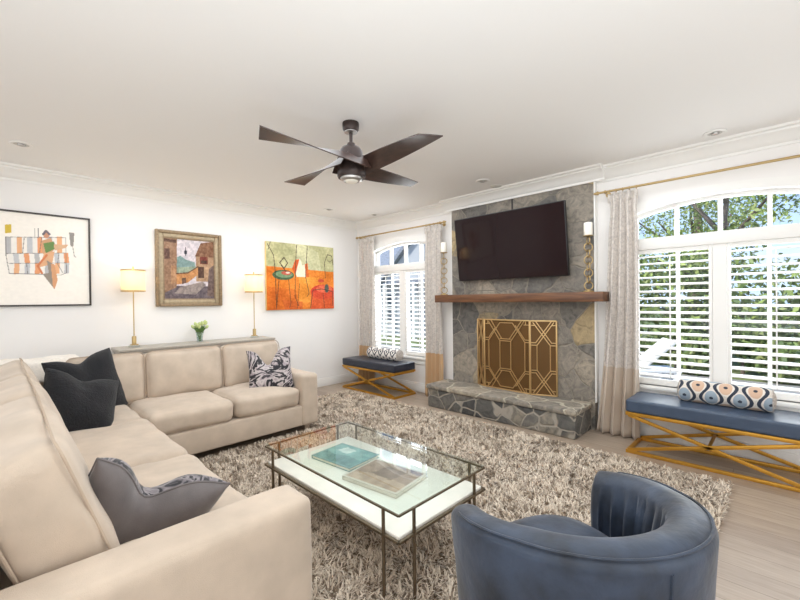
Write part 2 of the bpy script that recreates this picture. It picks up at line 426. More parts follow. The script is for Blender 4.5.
def marbled(name, a, bb, c, d, scale=7.):
    b = N(name); p = pbsdf(b, None, .7, sheen=.3)
    tc = b.n('TexCoord'); t = b.set(b.n('TexNoise'), Scale=scale, Detail=4., Distortion=2.2); b.l(tc.outputs['Object'], t.inputs['Vector'])
    r = b.ramp(t.outputs['Fac'], [(0, a), (.38, a), (.40, c), (.44, bb), (.46, a), (.50, a), (.52, c), (.57, bb), (.60, a), (.66, d), (1, c)]); b.l(r.outputs[0], p.inputs['Base Color'])
    return b.m
m_marbled = marbled('marbled_satin', (30, 28, 34), (150, 138, 142), (198, 188, 186), (92, 86, 92), 3.4)
m_marbled2 = marbled('marbled_dark', (24, 22, 28), (104, 98, 102), (140, 132, 134), (50, 46, 52), 4.)

def glass(name, tint, refl=1.0, ior=1.45):
    b = N(name); tr = b.n('BsdfTransparent'); tr.inputs[0].default_value = tint
    gl = b.n('BsdfGlossy'); gl.inputs['Roughness'].default_value = .01
    fr = b.n('Fresnel'); fr.inputs['IOR'].default_value = ior
    ge = b.n('NewGeometry'); fb = b.n('Math', operation='MULTIPLY_ADD'); fb.inputs[1].default_value = -refl; fb.inputs[2].default_value = refl; b.l(ge.outputs['Backfacing'], fb.inputs[0])
    mu = b.n('Math', operation='MULTIPLY'); b.l(fb.outputs[0], mu.inputs[1]); b.l(fr.outputs[0], mu.inputs[0])
    mx = b.n('MixShader'); b.l(mu.outputs[0], mx.inputs[0]); b.l(tr.outputs[0], mx.inputs[1]); b.l(gl.outputs[0], mx.inputs[2]); b.l(mx.outputs[0], b.out.inputs[0])
    return b.m
m_pane = glass('window_glass', (.97, .98, .98, 1), .6)
m_top_glass = glass('table_glass', (.93, .97, .955, 1), 1.15, 1.5)
m_edge_glass = mat('glass_edge', (120, 146, 138), .15)
m_vase = glass('vase_glass', (.9, .93, .92, 1), 1.2)
m_amber_mesh = None

def shade_mat():
    b = N('linen_shade'); d = b.n('BsdfDiffuse'); d.inputs[0].default_value = lin((240, 226, 198)); t = b.n('BsdfTranslucent'); t.inputs[0].default_value = lin((250, 241, 222))
    mx = b.n('MixShader'); mx.inputs[0].default_value = .6; b.l(d.outputs[0], mx.inputs[1]); b.l(t.outputs[0], mx.inputs[2]); b.l(mx.outputs[0], b.out.inputs[0]); return b.m
m_shade = shade_mat()

def curtain_mat(name, zband, band):
    b = N(name); p = pbsdf(b, None, .9, sheen=.2)
    tc = b.n('TexCoord'); sp = b.n('SeparateXYZ'); b.l(tc.outputs['Object'], sp.inputs[0])
    t = b.set(b.n('TexVoronoi', feature='DISTANCE_TO_EDGE'), Scale=17.)
    dn = b.set(b.n('TexNoise'), Scale=14., Detail=4.); b.l(tc.outputs['Object'], dn.inputs['Vector'])
    ad = b.n('MixRGB', blend_type='LINEAR_LIGHT'); ad.inputs[0].default_value = .1; b.l(tc.outputs['Object'], ad.inputs[1]); b.l(dn.outputs['Color'], ad.inputs[2]); b.l(ad.outputs[0], t.inputs['Vector'])
    mul = b.n('Math', operation='MULTIPLY'); b.l(t.outputs['Distance'], mul.inputs[0]); b.l(dn.outputs['Fac'], mul.inputs[1])
    r = b.ramp(mul.outputs[0], [(.01, (188, 180, 174)), (.04, (207, 199, 191)), (.2, (214, 206, 197))])
    gt = b.n('Math', operation='GREATER_THAN'); b.l(sp.outputs['Z'], gt.inputs[0]); gt.inputs[1].default_value = zband
    mx = b.n('MixRGB'); b.l(gt.outputs[0], mx.inputs[0]); mx.inputs[1].default_value = lin(band); b.l(r.outputs[0], mx.inputs[2])
    b.l(mx.outputs[0], p.inputs['Base Color']); return b.m
m_curt_tan = curtain_mat('curtain_print_tan_hem', .63, (196, 162, 124))
m_curt_beige = curtain_mat('curtain_print_beige_hem', .69, (196, 181, 165))

# ------------------------------------------------------------------ room shell
XR, YF, ZC, TH = 8.6, -8.6, 2.74, .16
floor_z = 0
struct('floor', G().box((-.16, YF - .16, -.12), (XR + .16, .16, 0)), m_floor, smooth=0)
struct('ceiling', G().box((-.16, YF - .16, ZC), (XR + .16, .16, ZC + .12)), m_ceil, smooth=0)
struct('wall_left', G().box((-TH, YF - TH, 0), (0, TH, ZC)), m_wall, smooth=0)
struct('wall_right', G().box((XR, YF - TH, 0), (XR + TH, TH, ZC)), m_wall, smooth=0)
struct('wall_front', G().box((0, YF - TH, 0), (XR, YF, ZC)), m_wall, smooth=0)
WIN = [(1.09, .68), (4.985, .68)]; ZS, ZA, SAG = .53, 2.302, .0926
def arch(cx, hw, n=24, extra=0., top=ZA, sag=SAG):
    """points of the arch, left to right"""
    return [(cx + (hw + extra) * s, top + extra - sag * s * s) for s in [(-1 + 2 * k / n) for k in range(n + 1)]]
g = G(); xs = 0.
FB0, FB1, FBZ = 2.74, 3.52, 1.08
for kind, a, b_ in (('w', WIN[0][0] - WIN[0][1], WIN[0][0] + WIN[0][1]), ('f', FB0, FB1), ('w', WIN[1][0] - WIN[1][1], WIN[1][0] + WIN[1][1])):
    g.box((xs, 0, 0), (a, TH, ZC))
    if kind == 'w':
        g.box((a, 0, 0), (b_, TH, ZS)); g.prism(arch((a + b_) / 2, (b_ - a) / 2) + [(b_, ZC), (a, ZC)], 0, TH)
    else:
        g.box((a, 0, FBZ), (b_, TH, ZC)); g.box((a, 0, 0), (b_, TH, .28))
    xs = b_
g.box((xs, 0, 0), (XR, TH, ZC))
struct('wall_back', g, m_wall, smooth=0)
# crown moulding: swept profile (out from the wall, up to the ceiling)
CP = [(0, 2.6), (.012, 2.6), (.016, 2.622), (.03, 2.628), (.045, 2.65), (.075, 2.685), (.1, 2.7), (.105, 2.715), (.13, 2.72), (.132, 2.74), (0, 2.74)]
def crown_y(g, y0, y1):   # along wall_left
    g.prism([(d, z) for d, z in CP], y0, y1, 'xz'); return g
struct('trim_1', crown_y(G(), YF, 0), m_trim)
CHX0, CHX1, CHY = 2.13, 3.97, -.085
g = G()
for x0, x1, y in ((0, CHX0, 0), (CHX0 - .11, CHX1 + .11, CHY), (CHX1, XR, 0)): g.prism([(y - d, z) for d, z in CP], x0, x1, 'yz')
struct('trim_2', g, m_trim)
def base_box(g, lo, hi): return g.box(lo, hi, .006)
struct('baseboard_left', G().box((0, YF, 0), (.018, 0, .115), .004).box((0, YF, .11), (.012, 0, .135), .004), m_trim)
struct('baseboard_back', G().box((.018, -.018, 0), (CHX0 - .06, 0, .115), .004).box((.018, -.012, .11), (CHX0 - .06, 0, .135), .004).box((CHX1 + .06, -.018, 0), (XR, 0, .115), .004).box((CHX1 + .06, -.012, .11), (XR, 0, .135), .004), m_trim)

# windows: frame, muntins, panes; the casing follows the arch
def window(name, cx, hw):
    w = struct(name, (lambda g: g)(G().prism(arch(cx, hw, 24, .075) + [(p[0], p[1]) for p in arch(cx, hw, 24, 0.)[::-1]], -.022, 0)
        .box((cx - hw - .075, -.022, ZS - .02), (cx - hw, 0, ZA - SAG + .03), .004).box((cx + hw, -.022, ZS - .02), (cx + hw + .075, 0, ZA - SAG + .03), .004)), m_trim)
    obj('windowsill', G().box((cx - hw - .1, -.05, ZS - .035), (cx + hw + .1, .1, ZS), .006).box((cx - hw - .08, -.02, ZS - .11), (cx + hw + .08, 0, ZS - .035), .004), m_trim, w)
    f = G(); y0, y1 = .075, .125
    f.prism(arch(cx, hw, 24) + [(p[0], p[1]) for p in arch(cx, hw - .03, 24, 0, ZA - .03, SAG)[::-1]], y0, y1)
    f.box((cx - hw, y0, ZS), (cx - hw + .03, y1, ZA - SAG)).box((cx + hw - .03, y0, ZS), (cx + hw, y1, ZA - SAG)).box((cx - hw, y0, ZS), (cx + hw, y1, ZS + .05))
    f.box((cx - .048, .008, ZS), (cx + .048, y1, 1.87))
    obj('window_frame', f, m_trim, w)
    obj('transom_bar', G().box((cx - hw, -.01, 1.855), (cx + hw, y1, 1.965), .006), m_trim, w)
    mu = G()
    for dx in (-.325, 0, .325): mu.box((cx + dx - .016, y0 - .01, 1.96), (cx + dx + .016, y1, ZA - SAG * (dx / hw) ** 2 - .005))
    for dx in (-.32, .32): mu.box((cx + dx - .014, y0 + .015, ZS + .04), (cx + dx + .014, y1 - .005, 1.86))
    obj('muntins', mu, m_trim, w)
    p = arch(cx, hw - .02, 24, 0, ZA - .02) + [(cx + hw - .02, ZS + .02), (cx - hw + .02, ZS + .02)]
    obj('window_pane', G().prism(p, .098, .102), m_pane, w, 0)
    return w
for i, (cx, hw) in enumerate(WIN): window('window_%d' % (i + 1), cx, hw)

# plantation shutters: a frame, the louvres and a tilt rod per leaf
def shutter(cx, w, label):
    z0, z1 = ZS + .006, 1.852; t = thing('window_shutter', label, 'shutter', (cx, .03, z0), 0, 'plantation shutters on the arched windows')
    x0, x1, st = cx - w / 2, cx + w / 2, .026
    g = G().box((x0, .012, z0), (x0 + st, .045, z1), .004).box((x1 - st, .012, z0), (x1, .045, z1), .004)
    g.box((x0 + st, .012, z0), (x1 - st, .045, z0 + .06), .004).box((x0 + st, .012, z1 - .035), (x1 - st, .045, z1), .004)
    obj('shutter_frame', g, m_trim, t)
    a0, a1 = z0 + .06, z1 - .035; n = 18; g = G()
    for k in range(n):
        z = a0 + (k + .5) * (a1 - a0) / n
        m = Matrix.Translation((0, .03, z)) @ Matrix.Rotation(math.radians(13), 4, 'X')
        g.box((x0 + st, -.032, -.0045), (x1 - st, .032, .0045), .004, 2, m)
    obj('louvers', g, m_trim, t)
    obj('tilt_rod', G().box((cx - .005, -.016, a0 + .03), (cx + .005, -.006, a1 - .03), .002), m_trim, t)
for (cx, hw), pl in zip(WIN, ('small window in the corner', 'window right of the fireplace')):
    for s, sd in ((-1, 'left'), (1, 'right')):
        shutter(cx + s * .3645, .628, 'white louvred shutter leaf, %s half of the %s' % (sd, pl))

# ------------------------------------------------------------------ fireplace
fp = thing('stone_fireplace', 'grey fieldstone fireplace with raised hearth under the television', 'fireplace', (3.05, -.04, 0))
g = G().box((CHX0, CHY, 0), (FB0, 0, 2.61)).box((FB1, CHY, 0), (CHX1, 0, 2.61)).box((FB0, CHY, FBZ), (FB1, 0, 2.61)).box((FB0, CHY, 0), (FB1, 0, .28))
obj('stone_face', g, m_stone, fp, 0)
obj('side_panel', G().box((CHX1, CHY + .004, .29), (CHX1 + .012, 0, 2.61)), m_trim, fp, 0)
obj('side_panel', G().box((CHX0 - .012, CHY + .004, .29), (CHX0, 0, 2.61)), m_trim, fp, 0)
obj('hearth', G().box((2.045, -.53, 0), (3.93, CHY, .235), .015, 3), m_stone_hearth, fp)
obj('hearth_slab', G().box((2.03, -.55, .235), (3.945, CHY, .29), .014, 3), m_stone_top, fp)
g = G().box((FB0 - .02, .5, .2), (FB1 + .02, .53, FBZ + .05)).box((FB0 - .03, 0, .2), (FB0, .53, FBZ + .05)).box((FB1, 0, .2), (FB1 + .03, .53, FBZ + .05)).box((FB0, 0, .25), (FB1, .53, .282)).box((FB0, TH, FBZ), (FB1, .53, FBZ + .03))
obj('firebox', g, m_soot, fp, 0)
mantel = tag(obj('mantel_shelf', G().box((1.975, -.28, 1.352), (4.115, CHY, 1.452), .006), m_beam), 'thick brown wooden mantel beam across the stone chimney', 'mantel')

# folding fire screen
def strip2(g, P, a, b_, w=.009): g.bar(P(*a), P(*b_), w, w, 0)
def screen_panel(parent, p0, p1, z0, z1, wide):
    d = Vector((p1[0] - p0[0], p1[1] - p0[1], 0)); L = d.length; H = z1 - z0
    P = lambda u, v: Vector((p0[0], p0[1], z0)) + d * u + Vector((0, 0, H * v))
    g = G()
    for a, b_ in (((0, 0), (1, 0)), ((0, 1), (1, 1)), ((0, 0), (0, 1)), ((1, 0), (1, 1))): g.bar(P(*a), P(*b_), .016, .016, .002)
    fr = obj('screen_panel', g, m_champ, parent)
    g = G()
    e = .055 / L; vv = .055 / H
    if wide:
        qx = [.13, .37, .63, .87]
        for x in (.1, .36, .60, .9):
            g.bar(P(x, .30), P(x, .70), .009, .009)
        for z in (.27, .30, .70, .73): g.bar(P(.36, z), P(.60, z), .009, .009)
        for s in (0, 1):
            fz = (lambda v: v) if s == 0 else (lambda v: 1 - v)
            for k in (0, .055):
                g.bar(P(.0, fz(.30 - k * .6)), P(.1, fz(.30 - k * .6)), .009, .009); g.bar(P(.9, fz(.30 - k * .6)), P(1, fz(.30 - k * .6)), .009, .009)
            g.bar(P(.1, fz(.30)), P(.36, fz(.04)), .009, .009); g.bar(P(.1, fz(.265)), P(.26, fz(.11)), .009, .009)
            g.bar(P(.10, fz(.03)), P(.36, fz(.30)), .009, .009); g.bar(P(.15, fz(.0)), P(.40, fz(.27)), .009, .009)
            g.bar(P(.60, fz(.30)), P(.90, fz(.0)), .009, .009); g.bar(P(.57, fz(.27)), P(.84, fz(.0)), .009, .009)
            g.bar(P(.9, fz(.30)), P(.64, fz(.04)), .009, .009); g.bar(P(.9, fz(.265)), P(.70, fz(.07)), .009, .009)
            g.bar(P(.36, fz(.04)), P(.64, fz(.04)), .009, .009)
            for x in (.08, .92): g.bar(P(x, fz(0)), P(x, fz(.06)), .009, .009)
            g.bar(P(0, fz(.06)), P(.12, fz(.06)), .009, .009); g.bar(P(.88, fz(.06)), P(1, fz(.06)), .009, .009)
    else:
        for x in (.26, .76): g.bar(P(x, .33), P(x, .67), .009, .009)
        for s in (0, 1):
            fz = (lambda v: v) if s == 0 else (lambda v: 1 - v)
            for k in (0, .035):
                g.bar(P(0, fz(.33 - k)), P(.26 - k, fz(.33 - k)), .009, .009); g.bar(P(.76 + k, fz(.33 - k)), P(1, fz(.33 - k)), .009, .009)
            g.bar(P(.26, fz(.33)), P(.9, fz(.02)), .009, .009); g.bar(P(.2, fz(.30)), P(.82, fz(0)), .009, .009)
            g.bar(P(.76, fz(.33)), P(.1, fz(.02)), .009, .009); g.bar(P(.82, fz(.30)), P(.2, fz(0)), .009, .009)
            g.bar(P(0, fz(.06)), P(.2, fz(.06)), .009, .009); g.bar(P(.8, fz(.06)), P(1, fz(.06)), .009, .009)
    obj('lattice', g, m_champ, fr, 0)
    n = Vector((-d.y, d.x, 0)).normalized() * .006
    g = G(); g.bar(P(0, .5) + n, P(1, .5) + n, .002, H)
    obj('mesh_backing', g, m_amber, fr, 0)
def amber():
    b = N('amber_mesh'); tr = b.n('BsdfTransparent'); tr.inputs[0].default_value = (.75, .6, .42, 1)
    d = b.n('BsdfPrincipled'); d.inputs['Base Color'].default_value = lin((122, 88, 48)); d.inputs['Metallic'].default_value = .3; d.inputs['Roughness'].default_value = .5
    mx = b.n('MixShader'); mx.inputs[0].default_value = .62; b.l(tr.outputs[0], mx.inputs[1]); b.l(d.outputs[0], mx.inputs[2]); b.l(mx.outputs[0], b.out.inputs[0]); return b.m
m_amber = amber()
fs = thing('fire_screen', 'gold three-panel folding fire screen with lattice in front of the firebox', 'fire screen', (3.1, -.2, .29))
screen_panel(fs, (2.685, -.16), (3.30, -.19), .295, 1.135, True)
screen_panel(fs, (3.31, -.195), (3.575, -.10), .295, 1.135, False)
screen_panel(fs, (2.545, -.10), (2.675, -.155), .295, 1.135, False)

# television, tilted forward on its wall bracket
tv = thing('television', 'large black flat television tilted forward on the stone chimney', 'television', (3.02, CHY, 2.03))
zc = 2.03; T = Matrix.Translation((3.02, -.2, zc)) @ Matrix.Rotation(math.radians(7), 4, 'X')
g = G(); g.box((-.72, -.012, -.402), (.72, .028, .402), .006, 2, T); obj('bezel', g, m_tvbody, tv)
g = G(); g.box((-.71, -.015, -.392), (.71, -.011, .392), 0, 1, T); obj('screen', g, m_screen, tv, 0)
g = G().box((-.25, .028, -.18), (.25, .06, .18), .005, 2, T).box((2.85, -.17, 1.93), (3.19, CHY, 2.13), .004); obj('wall_bracket', g, m_tvbody, tv)
g = G().box((3.035, -.05 + CHY + .04, 2.41), (3.05, CHY, 2.6), .002); tag(obj('television_cable', g, m_tvbody), 'short black cable cover running up from the television to the crown', 'cable')

# stacked ring candle holders
def candle_holder(loc, label):
    x, y, z = loc; t = thing('candle_holder', label, 'candle holder', loc, 0, 'candle holders on the mantel')
    obj('base', G().lathe([(0, 0), (.05, 0), (.052, .006), (.05, .012), (.012, .016), (.01, .024), (0, .024)], loc), m_brass, t)
    zz = z + .022; R, r = .042, .0055; k = 0
    while k < 8:
        cz = zz + R + k * .0665; pts = []
        for i in range(28):
            a = 2 * PI * i / 28; ca, sa = math.cos(a) * R, math.sin(a) * R
            th = math.radians(38 if k % 2 == 0 else -52)
            pts.append((x + ca * math.cos(th), y + ca * math.sin(th), cz + sa))
        obj('ring', G().tube(pts, r, 8, True), m_brass, t); k += 1
    top = zz + 2 * R + 7 * .0665
    obj('candle_plate', G().lathe([(0, 0), (.012, 0), (.05, .008), (.052, .014), (0, .014)], (x, y, top - .003)), m_brass, t)
    return t, top + .011
ch, ztop = candle_holder((3.945, -.175, 1.452), 'brass ring-stack candle holder at the right end of the mantel')
ch2 = dup(ch, (2.06, -.175, 1.452), 0, 'brass ring-stack candle holder at the left end of the mantel beside the curtain')
for x, lb in ((3.945, 'white pillar candle on the holder right of the television'), (2.06, 'white pillar candle on the holder left of the television')):
    t = thing('pillar_candle', lb, 'candle', (x, -.175, ztop), 0, 'candles on the mantel holders')
    obj('wax', G().lathe([(0, 0), (.040, 0), (.042, .003), (.042, .128), (.039, .133), (.02, .13), (0, .129)], (x, -.175, ztop)), m_wax, t)
    obj('wick', G().cyl((x, -.175, ztop + .128), (x, -.175, ztop + .14), .0015), m_black, t)

# ------------------------------------------------------------------ curtains and rods
def curtain(name, x0, x1, m, label, folds, seed, flare=0.):
    t = thing(name, label, 'curtain', ((x0 + x1) / 2, -.1, 0), 0, 'printed curtains at the arched windows')
    rows = []; nx, nzv = folds * 14, 46; zt = 2.425
    for j in range(nzv + 1):
        f = j / nzv; z = .012 + (zt - .012) * f; row = []
        for i in range(nx + 1):
            s = i / nx
            amp = (.02 + .028 * (1 - f) ** .6) * (1 + .35 * nz((s * 3, f * 1.2, 0), 1, seed))
            ph = 2 * PI * folds * (s + .03 * nz((s * 2, f * 1.6, 3), 1, seed))
            gather = 1 - .1 * math.exp(-((f - .93) / .05) ** 2)
            xm = (x0 + x1) / 2 - flare * (1 - f) ** 2 * .5; wd = (x1 - x0) + flare * (1 - f) ** 2
            x = xm + (s - .5) * wd * gather + .012 * math.sin(2 * ph)
            y = -.105 + amp * math.sin(ph) - (.02 * (1 - f) ** 3)
            row.append((x, y, z))
        rows.append(row)
    g = G(); g.grid(rows); o = obj('fabric', g, m, t, 80)
    md = o.modifiers.new('thickness', 'SOLIDIFY'); md.thickness = .004
    g = G(); 
    rows = [[(x0 + (x1 - x0) * i / (folds * 8), -.105 + .022 * math.sin(2 * PI * folds * i / (folds * 8)), z) for i in range(folds * 8 + 1)] for z in (2.35, 2.44)]
    g.grid(rows); o = obj('pleat_header', g, m, t, 80); md = o.modifiers.new('thickness', 'SOLIDIFY'); md.thickness = .012
    return t
curtain('curtain', .17, .56, m_curt_tan, 'pale printed curtain with tan hem, left side of the corner window', 5, 1., .02)
curtain('curtain', 1.66, 1.975, m_curt_tan, 'pale printed curtain with tan hem between corner window and stone chimney', 4, 5.)
curtain('curtain', 4.122, 4.385, m_curt_beige, 'pale printed curtain with beige hem right of the stone chimney', 4, 9., .13)
def rod(x0, x1, label, rings):
    t = thing('curtain_rod', label, 'curtain rod', (x0, -.1, 2.465), 0, 'brass curtain rods over the arched windows'); z = 2.468
    obj('rod', G().cyl((x0, -.105, z), (x1, -.105, z), .011), m_brass, t)
    for xe, s in ((x0, -1), (x1, 1)):
        obj('finial', G().lathe([(0, 0), (.012, 0), (.02, .008), (.02, .02), (.012, .026), (.014, .036), (.008, .05), (0, .052)], (xe, -.105, z), 16, Matrix.Rotation(s * PI / 2, 4, 'Y')), m_brass, t)
        xb = xe - s * .06
        obj('bracket', G().bar((xb, -.105, z - .012), (xb, 0, z - .012), .012, .012).cyl((xb, -.008, z - .012), (xb, 0, z - .012), .025).cyl((xb - .006, -.105, z), (xb + .006, -.105, z), .017), m_brass, t)
    for xr in rings:
        obj('ring', G().tube([(xr, -.105 + .018 * math.cos(2 * PI * k / 16), z - .006 + .018 * math.sin(2 * PI * k / 16)) for k in range(16)], .003, 6, True), m_brass, t)
rod(.14, 2.0, 'thin brass curtain rod above the corner window', [.2, .28, .36, .44, .52, 1.69, 1.76, 1.83, 1.9, 1.95])
rod(4.03, 5.98, 'thin brass curtain rod above the window right of the fireplace', [4.13, 4.19, 4.25, 4.31, 4.37])

# ------------------------------------------------------------------ rug
RX0, RX1, RY0, RY1 = .62, 5.12, -3.95, -.72
rug = thing('shag_rug', 'large shaggy beige and grey rug under the sofa and coffee table', 'rug', ((RX0 + RX1) / 2, (RY0 + RY1) / 2, 0))
obj('backing', G().box((RX0 + .02, RY0 + .02, .001), (RX1 - .02, RY1 - .02, .012), .004), m_backing, rug)
def pile():
    n = 150000; r = np.random.RandomState(3)
    x = r.uniform(RX0, RX1, n); y = r.uniform(RY0, RY1, n)
    keep = ~(((x < 1.75) & (y < -2.05)) | ((x < 4.0) & (y < -3.68))); x, y = x[keep], y[keep]; n = len(x)
    def fld(s, seed):
        q = np.random.RandomState(seed).rand(200, 200); fx = (x - RX0) * s; fy = (y - RY0) * s
        ix, iy = fx.astype(int) % 198, fy.astype(int) % 198; fx, fy = fx % 1, fy % 1
        return (q[iy, ix] * (1 - fx) + q[iy, ix + 1] * fx) * (1 - fy) + (q[iy + 1, ix] * (1 - fx) + q[iy + 1, ix + 1] * fx) * fy
    ang = fld(24, 1) * 4 * PI + r.normal(0, .6, n); tilt = .35 + .5 * fld(18, 2) + r.normal(0, .12, n)
    L = .038 * (.75 + .5 * r.rand(n)); w = .0031 * (.7 + .7 * r.rand(n))
    dx, dy = np.cos(ang), np.sin(ang); px, py = -dy, dx
    P = []
    for f, wf, bend in ((0, 1, 0), (.45, 1.1, .25), (1, .35, .8)):
        h = L * f * np.cos(tilt * (.6 + bend)); o = L * f * np.sin(tilt * (.6 + bend))
        for s in (-1, 1):
            P.append(np.stack([x + dx * o + s * px * w * wf, y + dy * o + s * py * w * wf, .008 + h], -1))
    V = np.stack(P, 1)            # n,6,3
    base = np.arange(n)[:, None] * 6
    Fc = np.concatenate([base + np.array([[0, 1, 3, 2]]), base + np.array([[2, 3, 5, 4]])], 0)
    tone = r.rand(n); pal = np.array([lin((236, 224, 208)), lin((226, 212, 194)), lin((212, 197, 178)), lin((190, 174, 156)), lin((150, 134, 118))])
    cc = pal[np.clip((tone * .75 + fld(7, 5) * .35) * 5, 0, 4).astype(int)]
    C = np.repeat(cc[:, None], 6, 1).copy()
    o = raw_mesh('pile', V.reshape(-1, 3), Fc, 4, m_pile, rug, C.reshape(-1, 4)); o['kind'] = 'stuff'
pile()

# ------------------------------------------------------------------ sectional sofa
sofa = thing('sectional_sofa', 'beige L-shaped sectional sofa with loose back cushions on the rug', 'sofa', (1.3, -3.4, 0))
SX0, SX1, SY0, SY1 = .68, 1.76, -4.72, -2.03      # run along the left wall
RX_END, RYF = 4.07, -3.63                         # run towards the camera
g = G().box((SX0 + .02, SY0 + .02, .075), (SX1 - .005, SY1 - .02, .29), .02, 3)
obj('base', g, m_sofa, sofa)
g = G().box((SX1 - .1, SY0 + .02, .0755), (RX_END - .02, RYF - .005, .2895), .02, 3); obj('base', g, m_sofa, sofa)
obj('back_frame', G().box((SX0, SY0, .08), (SX0 + .2, SY1, .76), .04, 4), m_sofa, sofa)
obj('back_frame', G().box((SX0 + .1, SY0, .08), (RX_END, SY0 + .2, .76), .04, 4), m_sofa, sofa)
def arm(lo, hi, seed):
    g = G(); c = [(a + b_) / 2 for a, b_ in zip(lo, hi)]; s = [b_ - a for a, b_ in zip(lo, hi)]
    g._add(cushion_bm(s, .034, (.006, .006, .010), 16, .003, seed), Matrix.Translation(c)); return obj('armrest', g, m_sofa, sofa, 60)
arm((SX0 + .02, SY1 - .2, .075), (SX1 + .015, SY1, .61), 2.)
arm((RX_END - .185, SY0 + .02, .075), (RX_END + .012, RYF + .03, .625), 5.)
SZ = .385
# seat cushions
seats = [((1.34, -2.575), (.84, .67)), ((1.34, -3.28), (.84, .70)), ((1.31, -4.12), (.86, .96)), ((2.26, -4.07), (1.02, .88)), ((3.33, -4.07), (1.1, .88))]
for i, ((cx, cy), (sx, sy)) in enumerate(seats):
    cushion('seat_cushion', (cx, cy, SZ), (sx, sy, .19), .055, (.008, .008, .028), m_sofa, sofa, (0, 0, 0), 18, .013, i * 3.1)
# back cushions, boxed, leaning on the back frame
for i, (cy, L) in enumerate(((-2.44, .66), (-3.13, .70), (-3.78, .58))):
    cushion('back_cushion', (1.0, cy, .68), (.22, L, .46), .06, (.035, .008, .012), m_sofa, sofa, (0, math.radians(-11), 0), 18, .014, i * 5.3 + 1, (0, m_sofa_pipe))
for i, (cx, L) in enumerate(((1.62, .96), (2.47, .72), (3.355, 1.02))):
    cushion('back_cushion', (cx, -4.355, .705), (L, .23, .5), .06, (.008, .028, .016), m_sofa, sofa, (math.radians(19), 0, 0), 20, .016, i * 4.7 + 2, (1, m_sofa_pipe))
for x, y in ((SX1 - .09, SY1 - .1), (SX0 + .1, SY1 - .1), (SX0 + .1, SY0 + .1), (RX_END - .1, SY0 + .1), (RX_END - .1, RYF - .08), (SX1 + .1, RYF - .08)):
    obj('leg', G().box((x - .03, y - .03, .013), (x + .03, y + .03, .08), .006), m_sofa_pipe, sofa)
# throw over the corner of the back
rows = []
for j in range(24):
    row = []
    for i in range(30):
        u, v = i / 29, j / 23
        y = -4.70 + .74 * u; s = (v - .5) * .62
        top = .915 + .02 * nz((u * 4, v * 4, 0), 1, 2) + .012 * nz((u * 11, v * 9, 0), 1, 5)
        x = .80 + (s if abs(s) < .13 else math.copysign(.13 + (abs(s) - .13) * .25, s)) ; z = top - max(0, abs(s) - .13) * .95 - .05 * max(0, abs(s) - .02)
        row.append((x, y, z))
    rows.append(row)
g = G(); g.grid(rows); th = obj('throw_blanket', g, m_throw, None, 80); md = th.modifiers.new('thickness', 'SOLIDIFY'); md.thickness = .014
tag(th, 'ivory throw blanket draped over the back corner of the sofa', 'blanket')

# pillows on the sofa
pillow('throw_pillow', (1.45, -2.42, .665), face_R(-28, 22, -4), .46, .17, (m_marbled, m_marbled), 'black and grey marbled pillow against the far armrest of the sofa', 'pillow', None, .17, .3, 3.)
pillow('throw_pillow', (1.20, -3.93, .70), face_R(28, 16, -6), .55, .20, (m_fur, m_fur), 'black plush pillow at the sofa corner, the rear of the two', 'pillow', 'black plush pillows', .06, .2, 8.)
pillow('throw_pillow', (1.64, -4.04, .635), face_R(24, 28, 24), .50, .22, (m_fur, m_fur), 'black plush pillow leaning in front of the other plush pillow', 'pillow', 'black plush pillows', .05, .2, 12.)
pillow('throw_pillow', (3.545, -4.08, .53), face_R(-20, -26, 30), .50, .27, (m_grey, m_marbled2), 'grey velvet pillow with marbled reverse beside the near armrest', 'pillow', None, .12, .3, 21., 30, m_grey)

# ------------------------------------------------------------------ coffee table
ct = thing('coffee_table', 'glass-topped coffee table with bronze legs and white lower shelf on the rug', 'coffee table', (3.56, -2.885, 0))
TX0, TX1, TY0, TY1, TZ = 2.94, 4.18, -3.23, -2.54, .45
obj('glass_top', G().box((TX0, TY0, TZ - .012), (TX1, TY1, TZ), .002, 1), m_top_glass, ct, 0)
g = G()
for a, b_ in (((TX0, TY0), (TX1, TY0)), ((TX1, TY0), (TX1, TY1)), ((TX1, TY1), (TX0, TY1)), ((TX0, TY1), (TX0, TY0))):
    g.bar((*a, TZ - .017), (*b_, TZ - .017), .009, .009)
obj('top_frame', g, m_bronze, ct, 0)
obj('shelf', G().box((TX0 + .012, TY0 + .012, .312), (TX1 - .012, TY1 - .012, .330), .003), m_marble, ct)
g = G()
for a, b_ in (((TX0, TY0), (TX1, TY0)), ((TX1, TY0), (TX1, TY1)), ((TX1, TY1), (TX0, TY1)), ((TX0, TY1), (TX0, TY0))):
    g.bar((*a, .313), (*b_, .313), .014, .012)
obj('shelf_frame', g, m_bronze, ct, 0)
for x, sx in ((TX0, 1), (TX1, -1)):
    for y, sy in ((TY0, 1), (TY1, -1)):
        for px, py in ((x + sx * .1, y), (x, y + sy * .1)):
            obj('leg', G().cyl((px, py, .013), (px, py, TZ - .014), .0085, None, 12), m_bronze, ct)
